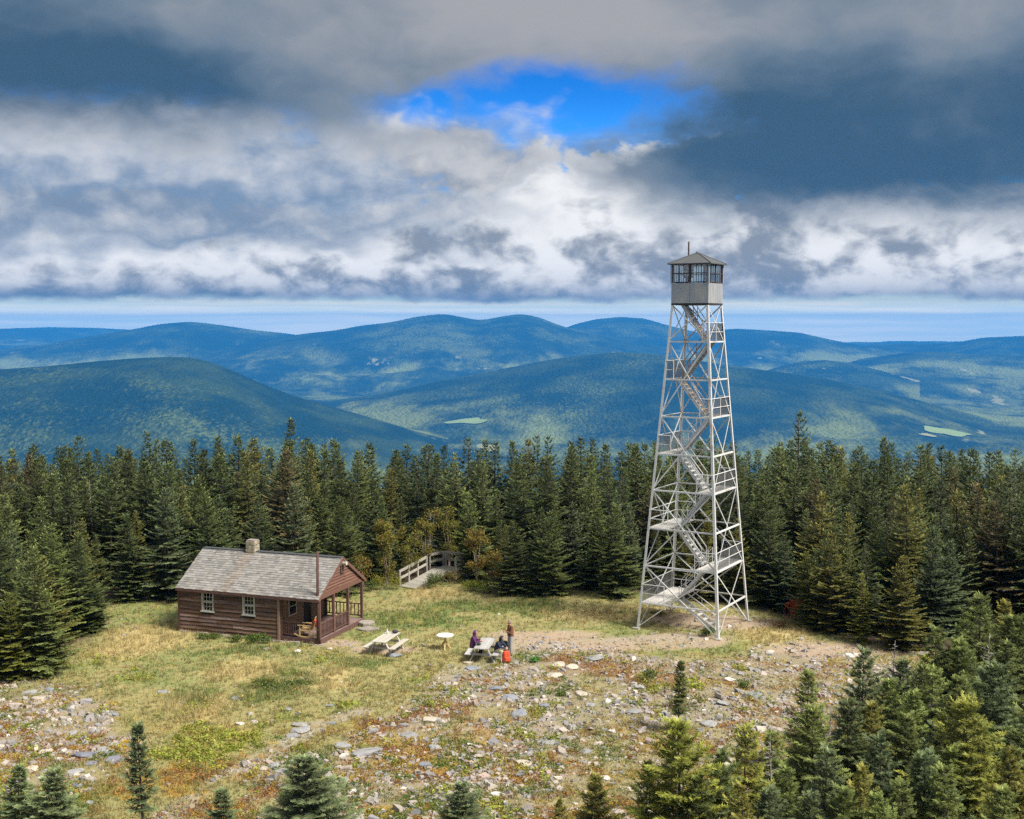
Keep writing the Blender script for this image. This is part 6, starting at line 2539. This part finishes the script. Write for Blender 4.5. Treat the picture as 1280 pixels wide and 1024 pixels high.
def sprigs(name, x, y, h, colr, nl, spread, size, m=None):
    """Low leafy ground cover: each plant a handful of small leaves."""
    n = len(x)
    z = gz(x, y)
    a = rg.uniform(0, 2 * PI, (n, nl))
    r_ = np.sqrt(rg.rand(n, nl)) * spread[:, None]
    px, py = x[:, None] + np.cos(a) * r_, y[:, None] + np.sin(a) * r_
    pz = z[:, None] + h[:, None] * rg.rand(n, nl) * (1 - 0.5 * (r_ / spread[:, None]) ** 2)
    P0 = np.stack([px, py, pz], -1).reshape(-1, 3)
    N_ = len(P0)
    d1 = rg.normal(0, 1, (N_, 3)) * np.array([1, 1, 0.55])
    d1 /= np.linalg.norm(d1, axis=1)[:, None]
    d2 = np.cross(d1, rg.normal(0, 1, (N_, 3)))
    d2 /= np.linalg.norm(d2, axis=1)[:, None]
    s = size * rg.uniform(0.6, 1.4, (N_, 1))
    V_ = np.stack([P0 - d1 * s, P0 + d2 * s * 0.5, P0 + d1 * s, P0 - d2 * s * 0.5], 1).reshape(-1, 3)
    C_ = (colr[:, None, :] * rg.uniform(0.7, 1.3, (n, nl, 1))).reshape(-1, 3)
    C_ = np.repeat(np.concatenate([C_, np.ones((N_, 1))], 1), 4, 0)
    me = fast_mesh(name, V_, np.arange(len(V_)).reshape(-1, 4), {'Col': ('FLOAT_COLOR', C_)})
    return link(name, me, m or M_LEAF, None, 'stuff')


# lime green ferns
x, y = scatter(60000, 35.5, 60, 1.2)
z_ = zones(x, y)
k = (rg.rand(len(x)) < z_['lime'] * (0.25 + 0.75 * sstep(z_['nC'] * 0.5 + fbm(x, y, 0.6, 3, 2) * 0.5, 0.42, 0.58))) & (z_['trail'] < 0.3)
x, y = x[k], y[k]
gc = np.array([[0.32, 0.36, 0.055]]) * rg.uniform(0.7, 1.25, (len(x), 1)) * np.where(rg.rand(len(x), 1) < 0.3, [[1.15, 0.82, 1.6]], [[1, 1, 1]])
sprigs('ferns', x, y, rg.uniform(0.18, 0.38, len(x)), gc, 12, np.full(len(x), 0.17), 0.055)
# heath, moss and low cover among the stones
x, y = scatter(90000, 35.5, 80, 1.5)
z_ = zones(x, y)
pr = np.clip(z_['red'] * 0.8 + z_['near'] * sstep(z_['nC'] * 0.6 + z_['nB'] * 0.4, 0.40, 0.56) * 0.8 + z_['green'] * 0.4 + 0.08 + 0.75 * z_['rock'] * sstep(fbm(x, y, 1.4, 5, 3), 0.42, 0.56), 0, 1)
pr = pr * (1 - z_['trail'] * 0.95) * (1 - z_['lime']) * (1 - z_['bare'] * 0.8) * sstep(edge_dist(x, y), -1.5, 0.2)
k = (rg.rand(len(x)) < pr) & ~blocked(x, y)
x, y = x[k], y[k]
zz_ = {a: b[k] for a, b in z_.items()}
pal = np.array([[0.09, 0.15, 0.03], [0.15, 0.19, 0.035], [0.26, 0.25, 0.035], [0.26, 0.11, 0.05], [0.42, 0.21, 0.03], [0.20, 0.12, 0.07], [0.42, 0.31, 0.035]])
hue = fbm(x, y, 1.1, 12, 3)
ci = np.clip(((hue - 0.28) / 0.44 * 7 + rg.normal(0, 0.6, len(x))).astype(int), 0, 6)
ci = np.where((zz_['red'] > 0.4) & (rg.rand(len(x)) < 0.7), rg.choice([3, 5, 4], len(x)), ci)
ci = np.where((zz_['green'] > 0.4) & (rg.rand(len(x)) < 0.8), rg.choice([0, 1, 0], len(x)), ci)
gc = pal[ci] * rg.uniform(0.8, 1.2, (len(x), 1))
sprigs('ground_cover', x, y, rg.uniform(0.05, 0.16, len(x)), gc, 9, rg.uniform(0.12, 0.24, len(x)), 0.038)

# stones: thousands of small ones as rubble
x, y = scatter(150000, 35.5, 80, 1.45)
z_ = zones(x, y)
ed_ = edge_dist(x, y)
clus = sstep(z_['nC'] * 0.55 + fbm(x, y, 0.5, 13, 2) * 0.45, 0.40, 0.58)
pr = z_['rock'] * (1 - z_['red'] * 0.55) * (0.10 + 0.90 * clus) * (0.78 - 0.34 * z_['near'] * sstep(fbm(x, y, 3.0, 14, 2), 0.40, 0.58)) + z_['bare'] * 0.16 + z_['trail'] * 0.14 + 0.010
pr = pr * sstep(ed_, -2.5, 0.0) * (1 - z_['lime'])
k = (rg.rand(len(x)) < pr) & ~blocked(x, y)
x, y = x[k][:46000], y[k][:46000]
n = len(x)
sz = 0.026 + 0.12 * rg.rand(n) ** 3.0 + 0.16 * rg.rand(n) ** 14
sz *= 0.75 + 0.25 * zones(x, y)['rock']
cube = np.array([[a, b, c] for c in (-1, 1) for b in (-1, 1) for a in (-1, 1)], float)
V_ = cube[None] * rg.uniform(0.55, 1.0, (n, 8, 3))
V_[:, 4:, :2] *= rg.uniform(0.5, 0.95, (n, 1, 1))
V_ *= np.stack([rg.uniform(0.7, 1.3, n), rg.uniform(0.6, 1.1, n), rg.uniform(0.22, 0.65, n)], 1)[:, None, :]
an = rg.uniform(0, 2 * PI, n)
tl_ = rg.normal(0, 0.22, (n, 2))
ca, sa = np.cos(an)[:, None], np.sin(an)[:, None]
X_, Y_, Z_ = V_[..., 0] * ca - V_[..., 1] * sa, V_[..., 0] * sa + V_[..., 1] * ca, V_[..., 2]
Z_ = Z_ + X_ * tl_[:, :1] + Y_ * tl_[:, 1:]
V_ = np.stack([X_, Y_, Z_], -1) * sz[:, None, None]
V_[..., 0] += x[:, None]
V_[..., 1] += y[:, None]
V_[..., 2] += (gz(x, y) + sz * 0.16)[:, None]
qf = np.array([(0, 2, 3, 1), (4, 5, 7, 6), (0, 1, 5, 4), (2, 6, 7, 3), (0, 4, 6, 2), (1, 3, 7, 5)])
F_ = (qf[None] + (np.arange(n) * 8)[:, None, None]).reshape(-1, 4)
palS = np.array([[0.37, 0.325, 0.28], [0.30, 0.27, 0.245], [0.26, 0.25, 0.245], [0.44, 0.395, 0.34], [0.34, 0.265, 0.22], [0.21, 0.21, 0.22], [0.58, 0.53, 0.475]])
cs = palS[rg.choice(7, n, p=[0.25, 0.25, 0.18, 0.10, 0.12, 0.08, 0.02])] * rg.uniform(0.8, 1.2, (n, 1))
C_ = np.repeat(np.concatenate([cs, np.ones((n, 1))], 1), 8, 0)
me = fast_mesh('stone_rubble', V_.reshape(-1, 3), F_, {'Col': ('FLOAT_COLOR', C_)})
link('stone_rubble', me, M_STONE_V, None, 'stuff')

# larger stones one by one: (u, v, width px, height ratio, colour, label)
def rock_mesh(seed, flat):
    rr_ = np.random.RandomState(seed)
    import bmesh
    bm = bmesh.new()
    bmesh.ops.create_icosphere(bm, subdivisions=2, radius=1.0)
    pl = [(rr_.normal(0, 1, 3), rr_.uniform(0.55, 0.85)) for _ in range(9)]
    pl = [(q / np.linalg.norm(q), d_) for q, d_ in pl] + [(np.array([0, 0, 1.0]), 0.62)]
    for v in bm.verts:
        p = np.array(v.co)
        for q, d_ in pl:
            e = p @ q - d_
            if e > 0: p = p - q * e
        p = p * (1 + 0.05 * rr_.normal())
        v.co = (p[0], p[1], p[2] * flat)
    me = bpy.data.meshes.new('rock')
    bm.to_mesh(me)
    bm.free()
    return me


ROCKS = [
    (458, 942, 42, 0.30, 'grey', 'largest broad flat grey slab in the rubble below the round table'),
    (430, 932, 25, 0.35, 'grey', 'flat grey slab just left of the largest slab'),
    (378, 913, 30, 0.30, 'grey', 'wide pale grey flat stone at the upper end of the bare track'),
    (366, 919, 20, 0.30, 'grey', 'grey flat stone at the left of the pair on the track'),
    (376, 906, 22, 0.25, 'grey', 'thin grey stone behind the pair on the track'),
    (344, 957, 17, 0.5, 'grey', 'angular grey stone, top one of three beside the track'),
    (330, 961, 14, 0.45, 'beige', 'small pale stone, left one of three beside the track'),
    (352, 964, 16, 0.4, 'grey', 'grey flat stone, right one of three beside the track'),
    (494, 820, 22, 0.30, 'blue', 'flat bluish grey slab in the grass before the round table'),
    (592, 836, 22, 0.25, 'blue', 'flat bluish grey slab in the grass before the grey picnic table'),
    (586, 828, 14, 0.25, 'beige', 'small flat pale stone in the grass at the table'),
    (648, 894, 27, 0.38, 'blue', 'blue grey boulder right of the pale straw tuft'),
    (638, 874, 20, 0.45, 'blue', 'blue grey boulder above the pale straw tuft, nearer the picnic table'),
    (620, 862, 20, 0.4, 'blue', 'blue grey stone left of and behind the boulder near the table'),
    (680, 884, 16, 0.5, 'blue', 'rounded blue grey stone in the middle of the rubble'),
    (733, 940, 16, 0.6, 'grey', 'upright grey stone in the pale rubble patch'),
    (687, 928, 24, 0.3, 'grey', 'large pale grey slab in the lower middle of the rubble'),
    (698, 832, 20, 0.35, 'beige', 'pale stone at the top of the rubble behind the red soil'),
    (716, 836, 20, 0.45, 'beige', 'larger pale boulder next to the red soil'),
    (692, 846, 22, 0.4, 'beige', 'broad pale slab left of the red soil patch'),
    (742, 824, 26, 0.35, 'grey', 'grey slab at the upper edge of the rubble below the tower path'),
    (752, 822, 14, 0.5, 'white', 'whitish stone touching the grey slab at the upper rubble edge'),
    (725, 868, 18, 0.35, 'beige', 'pale flat stone in the middle of the red and tan rubble'),
    (540, 901, 24, 0.3, 'beige', 'pale cream flat stone left of the straw tuft'),
    (556, 904, 16, 0.35, 'beige', 'cream stone right beside the pale flat one'),
    (572, 892, 12, 0.5, 'blue', 'small dark bluish stone above the cream stones'),
    (505, 908, 16, 0.45, 'grey', 'grey stone standing among brown heath'),
    (466, 915, 16, 0.5, 'grey', 'tilted grey stone behind the largest slab'),
    (415, 905, 16, 0.3, 'blue', 'bluish flat stone at the right of the track end'),
    (412, 883, 15, 0.25, 'blue', 'bluish flat stone in yellow grass above the track end'),
    (374, 892, 12, 0.3, 'blue', 'small bluish stone in yellow grass left of the other'),
    (544, 935, 18, 0.5, 'grey', 'grey stone right of the largest slab near green heath'),
    (530, 958, 20, 0.5, 'blue', 'blue grey pointed stone above the small blue green fir'),
    (474, 966, 14, 0.5, 'grey', 'small grey stone below the largest slab'),
    (512, 920, 26, 0.28, 'grey', 'long flat grey stone right of and above the largest slab'),
    (620, 992, 16, 0.45, 'white', 'whitish stone near the bottom centre'),
    (600, 945, 16, 0.35, 'beige', 'pale flat stone in the left part of the rubble'),
    (655, 955, 22, 0.3, 'beige', 'pale rosy slab in the lower rubble'),
    (765, 915, 13, 0.5, 'white', 'bright whitish stone in the right of the rubble'),
    (748, 930, 14, 0.5, 'beige', 'pale stone between the upright grey stone and the whitish one'),
    (757, 972, 15, 0.4, 'white', 'whitish stone just above the low olive fir'),
    (790, 890, 22, 0.3, 'grey', 'broad grey slab left of the lone narrow spruce'),
    (800, 860, 20, 0.35, 'grey', 'grey stone by the round juniper'),
    (885, 905, 26, 0.3, 'grey', 'broad grey slab right of the lone narrow spruce'),
    (905, 880, 22, 0.3, 'grey', 'grey slab in the gravel between narrow spruce and thicket'),
    (940, 870, 28, 0.28, 'blue', 'wide greenish grey slab in the gravel before the thicket'),
    (1062, 820, 14, 0.45, 'white', 'whitish stone on the bare ground before the right thicket'),
    (913, 850, 16, 0.4, 'white', 'whitish stone in the gravel below the front tower leg'),
    (104, 945, 28, 0.35, 'slate', 'largest slate slab in the left rubble'),
    (146, 951, 26, 0.28, 'slate', 'long purplish slate beside the thin bare trunk at left'),
    (103, 923, 17, 0.3, 'slate', 'small blue slate above the largest slate at left'),
    (113, 955, 16, 0.3, 'slate', 'slate piece just below the largest slate at left'),
    (130, 938, 18, 0.35, 'grey', 'grey flat stone right of the largest slate at left'),
    (166, 942, 12, 0.4, 'slate', 'dark blue slate right beside the thin trunk at left'),
    (36, 869, 18, 0.5, 'grey', 'grey stone at the upper end of the left rubble'),
    (48, 876, 20, 0.4, 'beige', 'pale stone below the grey one at the upper left rubble'),
    (62, 864, 13, 0.5, 'blue', 'bluish stone right of the grey one at upper left rubble'),
    (20, 884, 20, 0.4, 'beige', 'pale stone near the left border in the rubble'),
    (40, 962, 18, 0.5, 'beige', 'pale rounded stone between two young firs at left'),
    (55, 940, 16, 0.4, 'beige', 'pale flat stone in the middle of the left rubble'),
    (92, 966, 26, 0.3, 'grey', 'grey flat slab below the slates at left'),
    (112, 1005, 14, 0.5, 'grey', 'grey stone in heath right of the young bluish fir'),
    (144, 895, 10, 0.6, 'blue', 'dark bluish stone in straw grass above left rubble'),
    (372, 815, 10, 0.4, 'white', 'small white stone in the grass before the porch corner'),
    (412, 812, 9, 0.4, 'white', 'small pale stone in green grass right of the porch corner'),
    (205, 866, 16, 0.2, 'blue', 'thin bluish slab in the grass left below the cabin'),
    (296, 874, 16, 0.3, 'blue', 'bluish stone in straw grass below the cabin'),
    (358, 888, 16, 0.35, 'grey', 'grey angular stone below the low dark shrub'),
    (300, 905, 14, 0.4, 'white', 'pale stone at the upper rim of the lime ferns'),
    (318, 903, 12, 0.45, 'beige', 'cream stone right next to the pale one above the ferns'),
]
RC = {'grey': (0.30, 0.295, 0.29), 'blue': (0.235, 0.25, 0.275), 'beige': (0.46, 0.40, 0.33), 'white': (0.60, 0.57, 0.52), 'slate': (0.20, 0.205, 0.245)}
RM = {}
for k, c_ in RC.items():
    RM[k] = mat('stone_' + k, c_, 0.30, 5.0, 0.9, 0.02, 0.2, 0.12, second=tuple(q * 0.72 for q in c_), second_amt=0.4)
for j, (u, v, wpx, fl_, cc, lb) in enumerate(ROCKS):
    g_ = at(u, v)
    me = rock_mesh(900 + j, fl_)
    wm = wpx * g_.y / FPX / 2 * 1.1
    o = link('rock', me, RM[cc])
    o.scale = (wm, wm * random.uniform(0.7, 1.0), wm)
    o.location = (g_.x, g_.y, float(gz(g_.x, g_.y)) + wm * fl_ * 0.22)
    o.rotation_euler = (random.uniform(-0.15, 0.15), random.uniform(-0.15, 0.15), random.uniform(-0.6, 0.6))
    tag(o, lb, 'rock', 'larger stones lying in the clearing')
